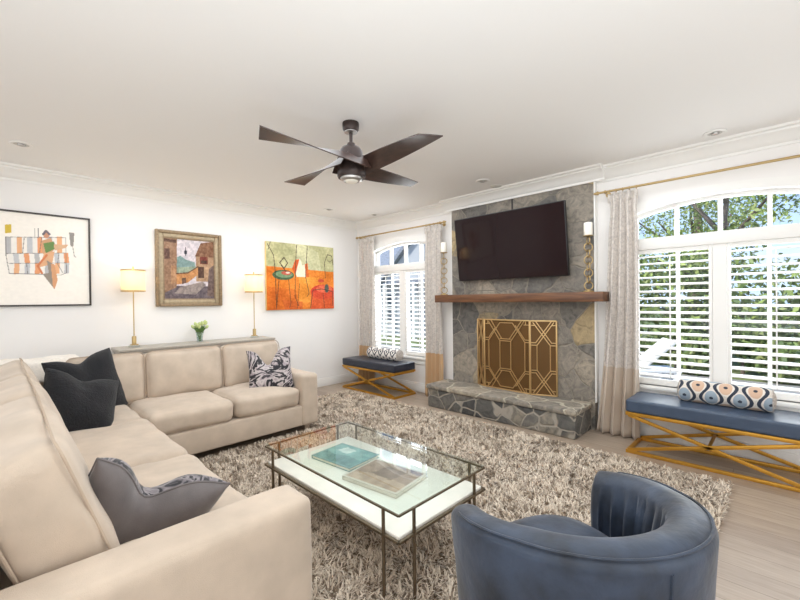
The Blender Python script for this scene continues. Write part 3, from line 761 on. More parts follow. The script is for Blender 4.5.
def book(name, label, c, w, d, h, rz, cover, extra):
    t = thing(name, label, 'book', (*c, .33), math.radians(rz)); M = Matrix.Translation((*c, .33)) @ Matrix.Rotation(math.radians(rz), 4, 'Z')
    g = G(); g.box((-w / 2, -d / 2, 0), (w / 2, d / 2, .003), 0, 1, M).box((-w / 2, -d / 2, h - .003), (w / 2, d / 2, h), 0, 1, M).box((-w / 2, -d / 2, 0), (-w / 2 + .003, d / 2, h), 0, 1, M)
    obj('cover', g, cover, t, 0)
    g = G(); g.box((-w / 2 + .003, -d / 2 + .005, .003), (w / 2 - .006, d / 2 - .005, h - .003), 0, 1, M); obj('pages', g, m_wax, t, 0)
    cv = Cv(40, 32, extra[0])
    for q, col in extra[1:]: cv.poly(q, col)
    cv.noise(22, 9, 4)
    def fn(X, Y):
        p = np.stack([(X - .5) * (w - .03), (Y - .5) * (d - .03), np.full_like(X, h + .0006)], -1); A = np.array(M); return p @ A[:3, :3].T + A[:3, 3]
    cv_mesh('cover_picture', cv, fn, m_paint, t, False)
m_teal = mat('teal_cover', (108, 146, 148), .35); m_brown = mat('brown_cover', (206, 196, 184), .35)
book('coffee_table_book', 'teal picture book lying on the coffee table shelf', (3.28, -2.83), .36, .28, .022, 6, m_teal, [(120, 160, 160), ([(.0, .0), (1, .0), (1, .4), (.6, .5), (.3, .35), (0, .45)], (92, 132, 134)), ([(.2, .6), (.5, .55), (.55, .85), (.25, .9)], (196, 208, 204))])
book('coffee_table_book', 'pale book with brown cover picture on the coffee table shelf', (3.70, -2.86), .40, .31, .024, 8, m_brown, [(150, 126, 112), ([(.0, .0), (1, .0), (1, .35), (.5, .45), (0, .3)], (176, 150, 132)), ([(.3, .4), (.7, .35), (.75, .8), (.35, .85)], (120, 98, 88))])

# ------------------------------------------------------------------ barrel armchair
def armchair():
    cx, cy, R = 4.885, -3.05, .385; face = math.radians(157); half = math.radians(60)
    t = thing('barrel_armchair', 'blue velvet barrel armchair with its back to the camera', 'armchair', (cx, cy, 0), 0)
    NA = 110; rows = []; prof_n = 40
    def rim(s): return .735 - .085 * (abs(s) ** 2.2)           # s -1..1 around the shell
    for i in range(NA + 1):
        s = -1 + 2 * i / NA; a = face + PI + s * (PI - half); ca, sa = math.cos(a), math.sin(a)
        ext = 1 + .14 * max(0, abs(s) - .6) / .4
        zt = rim(s); th = .135 - .015 * abs(s); ro = R * ext; row = []
        pl = .010 * math.sin(s * 62) + .005 * math.sin(s * 131 + 1)
        P = [(ro - .035, .10), (ro - .03, .2), (ro - .022, .32), (ro - .013, .45), (ro - .005, zt - .13), (ro, zt - .05)]
        for k in range(1, 12):
            b_ = PI * k / 12; P.append((ro - th / 2 + th / 2 * math.cos(b_) * 1.02, zt - .05 + .05 * math.sin(b_)))
        for q in range(1, 9):
            f = q / 8; bulge = .018 * math.sin(PI * f)
            P.append((ro - th - bulge + pl * math.sin(PI * min(1, f * 1.1)) ** .7 * 1.5, (zt - .05) * (1 - f) + .33 * f))
        for r_, z in P: row.append((cx + r_ * ca, cy + r_ * sa, z))
        rows.append(row)
    g = G(); g.grid(rows)
    # rounded front ends of the arms
    for row, sgn in ((rows[0], -1), (rows[-1], 1)):
        s = sgn; a = face + PI + s * (PI - half); tang = Vector((-math.sin(a), math.cos(a), 0)) * sgn
        c = sum((Vector(p) for p in row), Vector()) / len(row)
        mids = [[Vector(p) + (c - Vector(p)) * (1 - math.cos(f * PI / 2)) * .8 + tang * .03 * math.sin(f * PI / 2) for p in row] for f in (0, .2, .4, .6, .8, 1)]
        g.grid(mids); t_ = bmesh.new(); vs = [t_.verts.new(p) for p in mids[-1]]; t_.faces.new(vs); g._add(t_)
    bmesh.ops.remove_doubles(g.b, verts=g.b.verts[:], dist=.0006); bmesh.ops.recalc_face_normals(g.b, faces=g.b.faces[:])
    obj('shell', g, m_velvet, t, 70)
    pts = []
    for i in range(4, NA - 3):
        s = -1 + 2 * i / NA; a = face + PI + s * (PI - half); ro = R * (1 + .14 * max(0, abs(s) - .6) / .4) - .012; pts.append((cx + ro * math.cos(a), cy + ro * math.sin(a), rim(s) - .014))
    obj('rim_piping', G().tube(pts, .005, 6), m_velvet, t)
    # seam down the outside of the back
    for s in (-.1, .34):
        a = face + PI + s * (PI - half)
        pts = [(cx + r_ * math.cos(a), cy + r_ * math.sin(a), z) for r_, z in ((R - .034, .11), (R - .021, .32), (R - .012, .45), (R - .003, rim(s) - .13), (R + .001, rim(s) - .05))]
        obj('back_seam', G().tube(pts, .004, 6), m_velvet, t)
    # seat cushion: rounded D
    g = G(); ring = []; d = Vector((math.cos(face), math.sin(face))); side = Vector((-d.y, d.x)); outline = []
    for k in range(48):
        A = 2 * PI * k / 48; px, py = math.cos(A), math.sin(A)
        e = 2.8; rr = 1 / (abs(px) ** e + abs(py) ** e) ** (1 / e); outline.append((px * rr * .255 + .05 + .02, py * rr * .25))
    rows = []
    for sc, z in ((0.02, .315), (.9, .315), (.97, .325), (1, .36), (1, .42), (.975, .448), (.92, .462), (.75, .472), (.5, .478), (.25, .48), (.02, .48)):
        rows.append([(cx + (u * sc + .07 * (1 - sc)) * d.x + v * sc * side.x, cy + (u * sc + .07 * (1 - sc)) * d.y + v * sc * side.y, z) for u, v in outline])
    g.grid(rows, True); bmesh.ops.recalc_face_normals(g.b, faces=g.b.faces[:]); obj('seat_cushion', g, m_velvet, t, 60)
    g = G(); pts = []
    for k in range(40):
        A = 2 * PI * k / 40; px, py = math.cos(A), math.sin(A); pts.append((cx + px * .33, cy + py * .33))
    g.prism(pts, .10, .33, 'xy'); obj('seat_deck', g, m_velvet, t, 40)
    obj('swivel_base', G().lathe([(0, .013), (.26, .013), (.27, .02), (.27, .045), (.24, .055), (.06, .06), (.05, .1), (0, .1)], (cx, cy, 0), 40), m_black, t)
armchair()

# ------------------------------------------------------------------ benches with crossed gilt frames, and their bolsters
def bench(x0, cushion_mat, label, dy=0.):
    x1, y0, y1 = x0 + 1.18, -.525 + dy, -.075 + dy
    t = thing('bench', label, 'bench', ((x0 + x1) / 2, (y0 + y1) / 2, 0), 0, 'upholstered benches under the windows')
    g = G(); g._add(cushion_bm((x1 - x0, y1 - y0, .11), .018, (.0, .0, .008), 14, .0015, x0), Matrix.Translation(((x0 + x1) / 2, (y0 + y1) / 2, .422)))
    obj('cushion', g, cushion_mat, t, 60)
    s = .028; zt, zb = .352, .015
    for nm, z in (('top_rail', zt), ('bottom_rail', zb)):
        g = G()
        for a, b_ in (((x0, y0), (x1, y0)), ((x0, y1), (x1, y1))): g.bar((a[0], a[1] + (s / 2 if a[1] == y0 else -s / 2), z), (b_[0], b_[1] + (s / 2 if a[1] == y0 else -s / 2), z), s, s, .002)
        for x in (x0 + s / 2, x1 - s / 2): g.bar((x, y0 + s, z), (x, y1 - s, z), s, s, .002)
        obj(nm, g, m_gold, t)
    for y in (y0 + s / 2, y1 - s / 2):
        obj('cross_brace', G().bar((x0 + .02, y, zt - .012), (x1 - .02, y, zb + .012), .02, s, .002), m_gold, t)
        obj('cross_brace', G().bar((x1 - .02, y, zt - .012), (x0 + .02, y, zb + .012), .02, s, .002), m_gold, t)
    xm = (x0 + x1) / 2; zm = (zt + zb) / 2
    obj('stretcher', G().bar((xm, y0 + s, zm), (xm, y1 - s, zm), .02, .02, .002), m_gold, t)
bench(4.37, m_navy, 'navy bench with gold crossed frame under the window right of the fireplace')
bench(.31, m_black_leather, 'dark navy bench with gold crossed frame under the corner window', -.075)

def bolster(x0, x1, y, r, zb, label, fn):
    t = thing('bolster_pillow', label, 'pillow', ((x0 + x1) / 2, y, zb), 0, 'bolster pillows on the window benches')
    W_, H_ = 260, 170; cv = Cv(W_, H_, (206, 199, 190)); fn(cv)
    L = x1 - x0
    def P(X, Y):
        A = -2 * PI * Y + PI * .5; e = np.clip(np.minimum(X, 1 - X) * L / .03, 0, 1); rr = r * (.82 + .18 * np.sqrt(1 - (1 - e) ** 2))
        rr = rr * (1 + .012 * np.sin(X * 40) * np.cos(A * 3))
        return np.stack([x0 + X * L, y + rr * np.cos(A) * 1.06, zb + r + rr * np.sin(A) * .98], -1)
    cv_mesh('printed_cover', cv, P, m_print, t)
    for xe, s in ((x0, -1), (x1, 1)):
        obj('end_cap', G().lathe([(0, .022), (.03, .02), (r * .55, .014), (r * .86, -.001), (r * .84, -.012)], (xe, y, zb + r), 32, Matrix.Rotation(s * PI / 2, 4, 'Y')), m_endcap, t, 60)
        obj('piping', G().tube([(xe, y + r * .87 * math.cos(2 * PI * k / 36), zb + r + r * .86 * math.sin(2 * PI * k / 36)) for k in range(36)], .005, 6, True), m_endcap, t)
m_endcap = mat('bolster_end_fabric', (178, 168, 158), .9, var=.35, vscale=60)
def ogee(cv):
    X, Y = cv.X * 6.6, cv.Y * 2.9 + .45 + 3
    nv = (52, 58, 72); k = np.floor(X + .0)
    cv.noise(16, 40, 2)
    best = np.full_like(X, 9.); cell = np.zeros_like(X); yy = np.zeros_like(X)
    for kk in range(-1, 9):
        c = kk + .5 * 1; a = .27 * np.cos(2 * PI * Y) * (1 if kk % 2 == 0 else -1)
        d = np.abs(X - (kk + a)); best = np.minimum(best, d)
    for kk in range(-1, 8):       # medallions sit where the two ogee curves bulge apart
        for jj in range(1, 8):
            cy = jj + (0 if kk % 2 else .5); m = ((X - (kk + .5)) / .56) ** 2 + ((Y - cy) / .36) ** 2
            col = (206, 174, 150) if kk % 2 else (150, 164, 176)
            cv.put(m < 1, (222, 214, 204)); cv.put(m < .72, col); cv.put(m < .0, nv)
            cv.put(((X - (kk + .5)) / .15) ** 2 + ((Y - cy) / .06) ** 2 < 1, nv)
    cv.put(best < .2, (218, 209, 198)); cv.put(best < .135, nv)
def ikat(cv):
    X, Y = (cv.X * 5.0) % 1 - .5, (cv.Y * 3.0) % 1 - .5; d = np.abs(X) + np.abs(Y)
    cv.a[:] = (232, 226, 220)
    for lo, hi in ((.0, .14), (.30, .48), (.86, 1.1)): cv.put((d > lo) & (d < hi), (40, 44, 60))
    cv.noise(12, 60, 3)
bolster(4.735, 5.33, -.25, .095, .480, 'bolster with peach and blue ogee print on the right bench', ogee)
bolster(.645, 1.30, -.29, .088, .480, 'bolster with dark and white diamond print on the corner bench', ikat)

# ------------------------------------------------------------------ console, lamps, vase
con = thing('console_cabinet', 'long grey lacquered console cabinet behind the sofa against the left wall', 'cabinet', (.23, -2.7, 0))
CY0, CY1 = -3.58, -1.81
obj('body', G().box((.03, CY0 + .025, .12), (.40, CY1 - .025, .855), .004), m_console, con)
obj('cabinet_top', G().box((.02, CY0, .872), (.43, CY1, .9), .006).box((.025, CY0 + .012, .852), (.418, CY1 - .012, .874), .004), m_console, con)
for k in range(4):
    w = (CY1 - CY0 - .11) / 4; a = CY0 + .055 + k * w + .008; b_ = a + w - .016
    d = obj('door', G().box((.40, a, .15), (.415, b_, .84), .004).box((.413, a, .15), (.423, a + .05, .84), .002).box((.413, b_ - .05, .15), (.423, b_, .84), .002).box((.413, a, .79), (.423, b_, .84), .002).box((.413, a, .15), (.423, b_, .2), .002), m_console, con)
    ky = b_ - .03 if k % 2 == 0 else a + .03
    obj('knob', G().lathe([(0, 0), (.006, 0), (.006, .012), (.014, .016), (.014, .024), (0, .028)], (.423, ky, .56), 14, Matrix.Rotation(PI / 2, 4, 'Y')), m_brass, d)
for x in (.05, .36):
    for y in (CY0 + .05, CY1 - .09): obj('leg', G().box((x, y, 0), (x + .04, y + .04, .125), .004), m_console, con)

def table_lamp(loc, label):
    x, y, z = loc; t = thing('table_lamp', label, 'lamp', loc, 0, 'brass buffet lamps on the console')
    obj('base', G().lathe([(0, 0), (.052, 0), (.055, .006), (.055, .02), (.05, .024), (0, .024)], loc, 28), m_vase, t)
    obj('plinth', G().lathe([(0, .024), (.042, .024), (.042, .032), (.022, .036), (.022, .115), (.019, .122), (.008, .124), (0, .124)], loc, 24), m_brass, t)
    obj('pole', G().cyl((x, y, z + .12), (x, y, z + .63), .006, None, 12), m_brass, t)
    r, z0, z1 = .116, z + .625, z + .855
    sh = obj('lamp_shade', G().lathe([(r, z0), (r, z1), (r - .003, z1), (r - .003, z0), (r, z0)], (x, y, 0), 48), m_shade, t)
    for zz in (z0, z1): obj('shade_band', G().lathe([(r + .0015, zz - .007), (r + .0015, zz + .007), (r - .004, zz + .007), (r - .004, zz - .007), (r + .0015, zz - .007)], (x, y, 0), 48), m_brass, sh)
    g = G().cyl((x, y, z1 - .02), (x, y, z1 + .02), .003)
    for k in range(3): g.bar((x, y, z1 - .012), (x + r * math.cos(2 * PI * k / 3 + .5), y + r * math.sin(2 * PI * k / 3 + .5), z1 - .004), .003, .003)
    obj('shade_spider', g, m_brass, t)
    obj('finial', G().lathe([(0, 0), (.006, 0), (.012, .008), (.006, .02), (.009, .028), (0, .036)], (x, y, z1 + .015), 14), m_brass, t)
    b = N('bulb_glow'); e = b.n('Emission'); e.inputs[0].default_value = (1, .86, .66, 1); e.inputs[1].default_value = 5; b.l(e.outputs[0], b.out.inputs[0])
    obj('bulb', G().lathe([(0, 0), (.012, 0), (.014, .03), (.026, .06), (.026, .075), (.014, .096), (0, .1)], (x, y, z0 + .02), 16), b.m, t)
    lp = lamp('lamp_glow', 'POINT', (0, 0, .80), 2.4, (1, .86, .66), shadow_soft_size=.03); lp.parent = t
    return t
table_lamp((.2, -3.395, .9), 'lit brass buffet lamp with drum shade left of the village painting')
table_lamp((.2, -2.0, .9), 'lit brass buffet lamp with drum shade beside the orange painting')

vx, vy = .2, -2.705
vs = thing('glass_vase', 'small clear glass vase standing on the console between the lamps', 'vase', (vx, vy, .9))
obj('vessel', G().lathe([(0, 0), (.036, 0), (.04, .006), (.034, .03), (.04, .09), (.05, .13), (.047, .13), (.037, .09), (.031, .03), (.034, .012), (0, .01)], (vx, vy, .9), 28), m_vase, vs)
obj('vase_water', G().lathe([(0, .011), (.032, .011), (.030, .03), (.034, .07), (0, .07)], (vx, vy, .9), 24), m_vase, vs)
bq = thing('flower_bouquet', 'bunch of pale green tulips in the glass vase', 'flowers', (vx, vy, .912))
random.seed(5)
for k in range(11):
    a = 2 * PI * k / 11 + random.uniform(-.2, .2); rr = random.uniform(.03, .085); h = random.uniform(.2, .255) - rr * .5
    p0 = Vector((vx + .012 * math.cos(a + 2), vy + .012 * math.sin(a + 2), .915)); p2 = Vector((vx + rr * math.cos(a), vy + rr * math.sin(a), .9 + h)); p1 = Vector((vx + .03 * math.cos(a), vy + .03 * math.sin(a), 1.02))
    pts = [p0 * (1 - f) ** 2 + p1 * 2 * f * (1 - f) + p2 * f * f for f in (0, .2, .4, .6, .8, 1)]
    st = obj('stem', G().tube(pts, .003, 6), m_stem, bq)
    ax = (p2 - pts[-2]).to_track_quat('Z', 'Y').to_matrix().to_4x4()
    obj('blossom', G().lathe([(0, -.006), (.012, .0), (.019, .015), (.018, .03), (.009, .046), (0, .05)], p2, 10, ax), m_petal, st)
for k in range(12):
    a = 2 * PI * k / 12 + .3; L = random.uniform(.07, .12); b0 = Vector((vx + .03 * math.cos(a), vy + .03 * math.sin(a), 1.02)); side = Vector((-math.sin(a), math.cos(a), 0)); out = Vector((math.cos(a), math.sin(a), 0)); rows = []
    for f in (0, .25, .5, .75, 1):
        w = .018 * math.sin(PI * min(.98, f * .85 + .12)); c = b0 + out * L * f * .55 + Vector((0, 0, L * (f * 1.0 - .35 * f * f)))
        rows.append([c - side * w, c + Vector((0, 0, -.004)), c + side * w])
    g = G(); g.grid(rows); o = obj('leaf', g, m_stem, bq, 80); md = o.modifiers.new('thickness', 'SOLIDIFY'); md.thickness = .0012

# ------------------------------------------------------------------ pictures on the left wall
def frame_bm(y0, y1, z0, z1, w, prof_d, bev=.004):
    g = G(); g.box((.004, y0, z0), (prof_d, y0 + w, z1), bev).box((.004, y1 - w, z0), (prof_d, y1, z1), bev).box((.004, y0 + w, z0), (prof_d, y1 - w, z0 + w), bev).box((.004, y0 + w, z1 - w), (prof_d, y1 - w, z1), bev); return g
def on_wall(x, y0, y1, z0, z1): return lambda X, Y: np.stack([np.full_like(X, x), y0 + X * (y1 - y0), z0 + Y * (z1 - z0)], -1)
# framed drawing
t = thing('framed_drawing', 'wide framed drawing of a figure on a striped sofa, thin black frame', 'picture', (.02, -4.36, 1.37))
y0, y1, z0, z1 = -4.98, -3.745, 1.371, 2.311
obj('frame', frame_bm(y0, y1, z0, z1, .016, .03, .002), m_black, t); obj('backing', G().box((.004, y0 + .01, z0 + .01), (.012, y1 - .01, z1 - .01)), m_wax, t, 0)
cv = Cv(300, 224, (247, 240, 230)); fx = lambda u: .445 + .555 * u / 90.; fy = lambda v, u=35: (306 - v) / (306 - (209.2 + .117 * u))
def zp(zx, zy): u, v = zx / 5.45, 200 + zy / 5.45; return (fx(u), fy(v, u))
cv.poly([zp(25, 200), zp(350, 215), zp(355, 300), zp(25, 300)], (236, 230, 222)); cols = [(186, 184, 184), (240, 234, 226), (232, 176, 132), (240, 234, 226), (196, 196, 198), (238, 232, 224), (228, 158, 112), (240, 234, 226)]
for k in range(12):
    a, b_ = 25 + k * 27.5, 25 + (k + 1) * 27.5
    cv.poly([zp(a, 198), zp(b_, 198), zp(b_, 290), zp(a, 290)], cols[k % 8]); cv.poly([zp(a + 8, 290), zp(b_ + 8, 290), zp(b_ + 14, 345), zp(a + 14, 345)], cols[(k + 3) % 8]); cv.poly([zp(a + 14, 345), zp(b_ + 14, 345), zp(b_ + 10, 405), zp(a + 10, 405)], cols[(k + 1) % 8])
for p in ([(25, 198), (350, 205), (352, 400), (320, 412), (40, 400), (25, 300), (25, 198)], [(30, 290), (350, 290)], [(40, 345), (350, 345)], [(120, 205), (110, 290)], [(215, 200), (200, 290)], [(130, 345), (135, 405)], [(310, 290), (300, 350), (330, 400)]): cv.line([zp(*q) for q in p], .006, (110, 104, 100), .7)
cv.poly([zp(22, 130), zp(54, 128), zp(54, 175), zp(22, 178)], (214, 184, 70)); cv.poly([zp(370, 175), zp(402, 180), (zp(396, 250)), zp(378, 255)], (150, 144, 138)); cv.line([zp(390, 250), zp(400, 310), zp(410, 314)], .007, (160, 154, 148))
for xx in (176, 196): cv.line([zp(xx, 150), zp(xx, 205)], .005, (150, 144, 140))
cv.ell(*zp(240, 185), .02, .045, (206, 150, 120)); cv.line([zp(222, 185), zp(238, 165), zp(258, 185)], .02, (110, 104, 112))
cv.poly([zp(215, 220), zp(265, 205), zp(290, 260), zp(250, 310), zp(215, 290)], (206, 158, 120)); cv.poly([zp(222, 235), zp(280, 225), zp(300, 260), zp(235, 290)], (110, 140, 82))
cv.poly([zp(280, 240), zp(365, 245), zp(350, 262), zp(285, 275)], (216, 176, 140)); cv.poly([zp(225, 290), zp(285, 280), zp(270, 350), zp(190, 370), zp(215, 320)], (222, 172, 132)); cv.poly([zp(240, 330), zp(275, 350), zp(298, 430), zp(280, 490), zp(215, 405), zp(250, 400)], (150, 138, 126)); cv.poly([zp(262, 350), zp(282, 350), zp(300, 440), zp(282, 490), zp(272, 480)], (216, 160, 118)); cv.line([zp(240, 300), zp(190, 360), zp(212, 400)], .02, (212, 128, 84))
cv.noise(3, 60, 9)
cv_mesh('drawing', cv, on_wall(.014, y0 + .014, y1 - .014, z0 + .014, z1 - .014), m_paint, t, False)
# village painting in its gilt frame
t = thing('framed_painting', 'village street painting in a wide antique gold frame between the lamps', 'picture', (.02, -2.745, 1.34))
y0, y1, z0, z1 = -3.135, -2.36, 1.343, 2.278
m_gilt = mat('antique_gilt', (146, 124, 96), .5, .3, var=.2, vscale=35, bump=.3, bscale=70)
m_gilt_lt = mat('gilt_inner_band', (172, 154, 126), .5, .25, var=.15, vscale=35)
obj('frame', frame_bm(y0, y1, z0, z1, .04, .05, .012), m_gilt, t); obj('frame_slope', frame_bm(y0 + .036, y1 - .036, z0 + .036, z1 - .036, .05, .034, .012), m_gilt_lt, t); obj('frame_lip', frame_bm(y0 + .08, y1 - .08, z0 + .08, z1 - .08, .018, .026, .004), m_gilt, t); obj('backing', G().box((.004, y0 + .02, z0 + .02), (.012, y1 - .02, z1 - .02)), m_black, t, 0)
cv = Cv(150, 180, (206, 196, 200))
cv.poly([(.0, .0), (1, 0), (1, .22), (0, .22)], (104, 92, 96)); cv.poly([(.2, .48), (.62, .5), (.6, .62), (.42, .66), (.32, .72), (.2, .66)], (128, 152, 148)); cv.poly([(.2, .42), (.65, .45), (.62, .55), (.2, .52)], (150, 162, 140))
cv.poly([(0, .1), (.24, .2), (.26, 1), (0, 1)], (150, 116, 92)); cv.poly([(0, .93), (.25, .92), (.25, .97), (0, .98)], (92, 66, 54)); cv.poly([(.02, .65), (.12, .66), (.12, .82), (.02, .82)], (104, 76, 66)); cv.poly([(.14, .25), (.24, .28), (.24, .55), (.14, .55)], (176, 134, 100))
cv.poly([(.60, .72), (.72, .95), (1, 1), (1, .70)], (128, 90, 66)); cv.poly([(.62, .3), (1, .3), (1, .72), (.62, .72)], (172, 138, 108)); cv.poly([(.70, .60), (.86, .60), (.86, .72), (.70, .72)], (120, 56, 44)); cv.poly([(.72, .61), (.84, .61), (.84, .66), (.72, .66)], (86, 62, 50)); cv.poly([(.66, .36), (.78, .36), (.78, .55), (.66, .55)], (84, 58, 46))
cv.poly([(.24, .24), (.46, .28), (.66, .42), (.66, .55), (.46, .44), (.24, .42)], (190, 134, 84)); cv.poly([(.34, .25), (.42, .27), (.42, .36), (.34, .35)], (92, 66, 54)); cv.line([(.24, .42), (.46, .44), (.66, .55)], .02, (110, 78, 58))
cv.poly([(.84, .06), (1, .04), (1, .6), (.88, .52)], (110, 90, 84)); cv.poly([(.3, .2), (.75, .3), (.82, .24), (.6, .08), (.2, .1)], (150, 136, 130)); cv.ell(.42, .78, .03, .035, (70, 66, 76)); cv.line([(.42, .72), (.42, .86)], .012, (70, 66, 76))
cv.noise(20, 30, 3); cv.noise(14, 60, 5)
cv_mesh('painting', cv, on_wall(.0165, y0 + .09, y1 - .09, z0 + .09, z1 - .09), m_paint, t, False)
# unframed orange canvas
t = thing('canvas_painting', 'unframed orange and olive abstract canvas with sketched chairs', 'picture', (.02, -1.14, 1.265))
y0, y1, z0, z1 = -1.735, -.55, 1.265, 2.268
obj('stretcher', G().box((.004, y0, z0), (.042, y1, z1), .003), m_canvas_edge, t)
cv = Cv(240, 204, (226, 128, 40)); dk = (66, 52, 40)
cv.poly([(0, .64), (1, .60), (1, 1), (0, 1)], (188, 184, 138)); cv.poly([(.42, .63), (.8, .61), (.75, .9), (.5, 1), (.4, 1)], (206, 202, 160)); cv.poly([(0, .0), (.45, 0), (.4, .3), (0, .35)], (216, 112, 34)); cv.poly([(.45, .1), (.7, .12), (.75, .5), (.45, .5)], (236, 148, 52)); cv.poly([(.25, .0), (.5, .0), (.5, .12), (.2, .15)], (206, 98, 34))
cv.noise(26, 9, 2)
cv.poly([(.38, .62), (.42, .76), (.47, .78), (.5, .68), (.56, .7), (.56, .5), (.42, .5)], (246, 232, 204)); cv.poly([(.35, .62), (.40, .76), (.46, .77), (.42, .62), (.40, .52)], (214, 92, 36)); cv.poly([(.54, .70), (.58, .72), (.60, .5), (.55, .5)], (222, 104, 44))
cv.ell(.23, .52, .15, .075, (70, 96, 66)); cv.ell(.24, .53, .12, .05, (120, 148, 108)); cv.ell(.27, .55, .07, .03, (196, 92, 70)); cv.ell(.29, .555, .03, .014, (232, 214, 196))
cv.ell(.82, .27, .20, .12, (212, 66, 42)); cv.poly([(.63, .27), (1, .27), (1, .0), (.62, .0)], (214, 78, 40), .75); cv.ell(.84, .32, .13, .06, (228, 104, 70)); cv.ell(.88, .33, .035, .07, (90, 96, 84)); cv.ell(.79, .45, .05, .025, (206, 74, 50))
for p, w in (([(.02, .96), (.10, .8), (.12, .55), (.13, .05)], .012), ([(.06, 1), (.03, .88)], .01), ([(.17, .48), (.13, .02)], .012), ([(.30, .46), (.33, .1), (.31, .03)], .01), ([(.42, .98), (.40, .6), (.39, .2), (.44, .06)], .012), ([(.58, .98), (.55, .5), (.60, .25), (.57, .2)], .012), ([(.62, .02), (.66, .3), (.80, .32), (.98, .28)], .012), ([(.86, .5), (.85, .75), (.90, .88), (.97, .86), (.99, .72)], .012), ([(.82, .25), (.84, .02)], .01), ([(.98, .28), (.97, .05)], .01), ([(.18, .7), (.24, .78), (.29, .70), (.24, .62), (.18, .7)], .016), ([(.2, .66), (.26, .58)], .014), ([(.42, .02), (.46, .4)], .008), ([(.89, .8), (.93, .76), (.98, .8)], .008)): cv.line(p, w, dk, .8)
cv.noise(16, 60, 8)
cv_mesh('painted_face', cv, on_wall(.0426, y0 + .001, y1 - .001, z0 + .001, z1 - .001), m_paint, t, False)

# ------------------------------------------------------------------ ceiling fan and recessed fittings
fx_, fy_ = 3.045, -2.56
fan = thing('ceiling_fan', 'dark bronze ceiling fan with four twisted blades', 'ceiling fan', (fx_, fy_, ZC))
obj('canopy', G().lathe([(0, ZC), (.062, ZC), (.064, ZC - .01), (.062, ZC - .05), (.05, ZC - .066), (0, ZC - .068)], (fx_, fy_, 0), 32), m_dark, fan)
obj('canopy_ring', G().lathe([(.0, ZC - .064), (.048, ZC - .064), (.05, ZC - .072), (.03, ZC - .076), (0, ZC - .076)], (fx_, fy_, 0), 32), m_steel, fan)
obj('downrod', G().cyl((fx_, fy_, 2.5), (fx_, fy_, ZC - .06), .013), m_dark, fan)
obj('motor_housing', G().lathe([(0, 2.585), (.03, 2.585), (.034, 2.565), (.07, 2.55), (.084, 2.53), (.095, 2.46), (.106, 2.37), (.107, 2.335), (.1, 2.322), (0, 2.322)], (fx_, fy_, 0), 40), m_dark, fan)
obj('light_ring', G().lathe([(.0, 2.324), (.085, 2.324), (.08, 2.308), (.062, 2.298), (.05, 2.304), (0, 2.304)], (fx_, fy_, 0), 40), m_steel, fan)
obj('light_lens', G().lathe([(0, 2.305), (.052, 2.305), (.045, 2.293), (.025, 2.287), (0, 2.285)], (fx_, fy_, 0), 28), m_wax, fan)
def blade_mat():
    b = N('walnut_blade'); p = pbsdf(b, None, .36)
    tc = b.n('TexCoord'); mp = b.n('Mapping'); mp.inputs['Scale'].default_value = (3, 3, 20); b.l(tc.outputs['Object'], mp.inputs[0]); t = b.set(b.n('TexNoise'), Scale=4., Detail=5.); b.l(mp.outputs[0], t.inputs['Vector'])
    r = b.ramp(t.outputs['Fac'], [(.3, (52, 38, 33)), (.7, (72, 52, 44))]); b.l(r.outputs[0], p.inputs['Base Color']); return b.m
m_blade = blade_mat()
for k in range(4):
    a = math.radians(3 + 90 * k); d = Vector((math.cos(a), math.sin(a), 0)); s = Vector((-math.sin(a), math.cos(a), 0)); top, bot = [], []
    for i in range(25):
        f = i / 24; r_ = -.06 + .815 * f; pit = math.radians(62 * (1 - f) ** 1.0 - 5); w = .066 + .012 * f
        c = Vector((fx_, fy_, 2.435)) + d * r_ + s * .115 * (1 - f)
        ch = s * math.cos(pit) - Vector((0, 0, 1)) * math.sin(pit); nrm = s * math.sin(pit) + Vector((0, 0, 1)) * math.cos(pit)
        skew = d * (-.04 * f)
        L1, L2 = c - ch * w + skew, c + ch * w - skew
        top.append([L1 + nrm * .004, c + nrm * .006, L2 + nrm * .004]); bot.append([L2 - nrm * .003, c - nrm * .002, L1 - nrm * .003])
    g = G(); rows = [t_ + b_ for t_, b_ in zip(top, bot)]; g.grid(rows, True)
    for row in (rows[0], rows[-1]):
        t_ = bmesh.new(); t_.faces.new([t_.verts.new(p) for p in row]); g._add(t_)
    bmesh.ops.remove_doubles(g.b, verts=g.b.verts[:], dist=.0005); bmesh.ops.recalc_face_normals(g.b, faces=g.b.faces[:])
    obj('blade', g, m_blade, fan, 50)
def recessed(x, y, label):
    t = thing('recessed_light', label, 'ceiling light', (x, y, ZC), 0, 'recessed ceiling lights')
    obj('trim_ring', G().lathe([(.05, ZC - .001), (.078, ZC - .001), (.08, ZC - .006), (.07, ZC - .012), (.05, ZC - .008), (.05, ZC - .001)], (x, y, 0), 32), m_trim, t)
    obj('baffle', G().lathe([(.054, ZC - .008), (.04, ZC - .003), (0, ZC - .002)], (x, y, 0), 28), m_baffle, t)
    obj('lens', G().lathe([(0, ZC - .006), (.03, ZC - .006), (.026, ZC - .016), (0, ZC - .022)], (x, y, 0), 20), m_steel, t)
for x, y, lb in ((4.99, -.3, 'recessed ceiling light above the right-hand window'), (2.94, -.57, 'recessed ceiling light above the fireplace'), (.82, -4.3, 'recessed ceiling light at far left above the framed drawing'), (.61, -1.03, 'recessed ceiling light above the orange canvas'), (.79, -.3, 'recessed ceiling light in the corner above the curtain rod')): recessed(x, y, lb)
t = tag(obj('ceiling_speaker', G().lathe([(0, ZC - .001), (.065, ZC - .001), (.065, ZC - .006), (.06, ZC - .009), (0, ZC - .009)], (2.93, -.27, 0), 32), m_baffle), 'small round speaker grille in the ceiling nearest the fireplace crown', 'speaker')

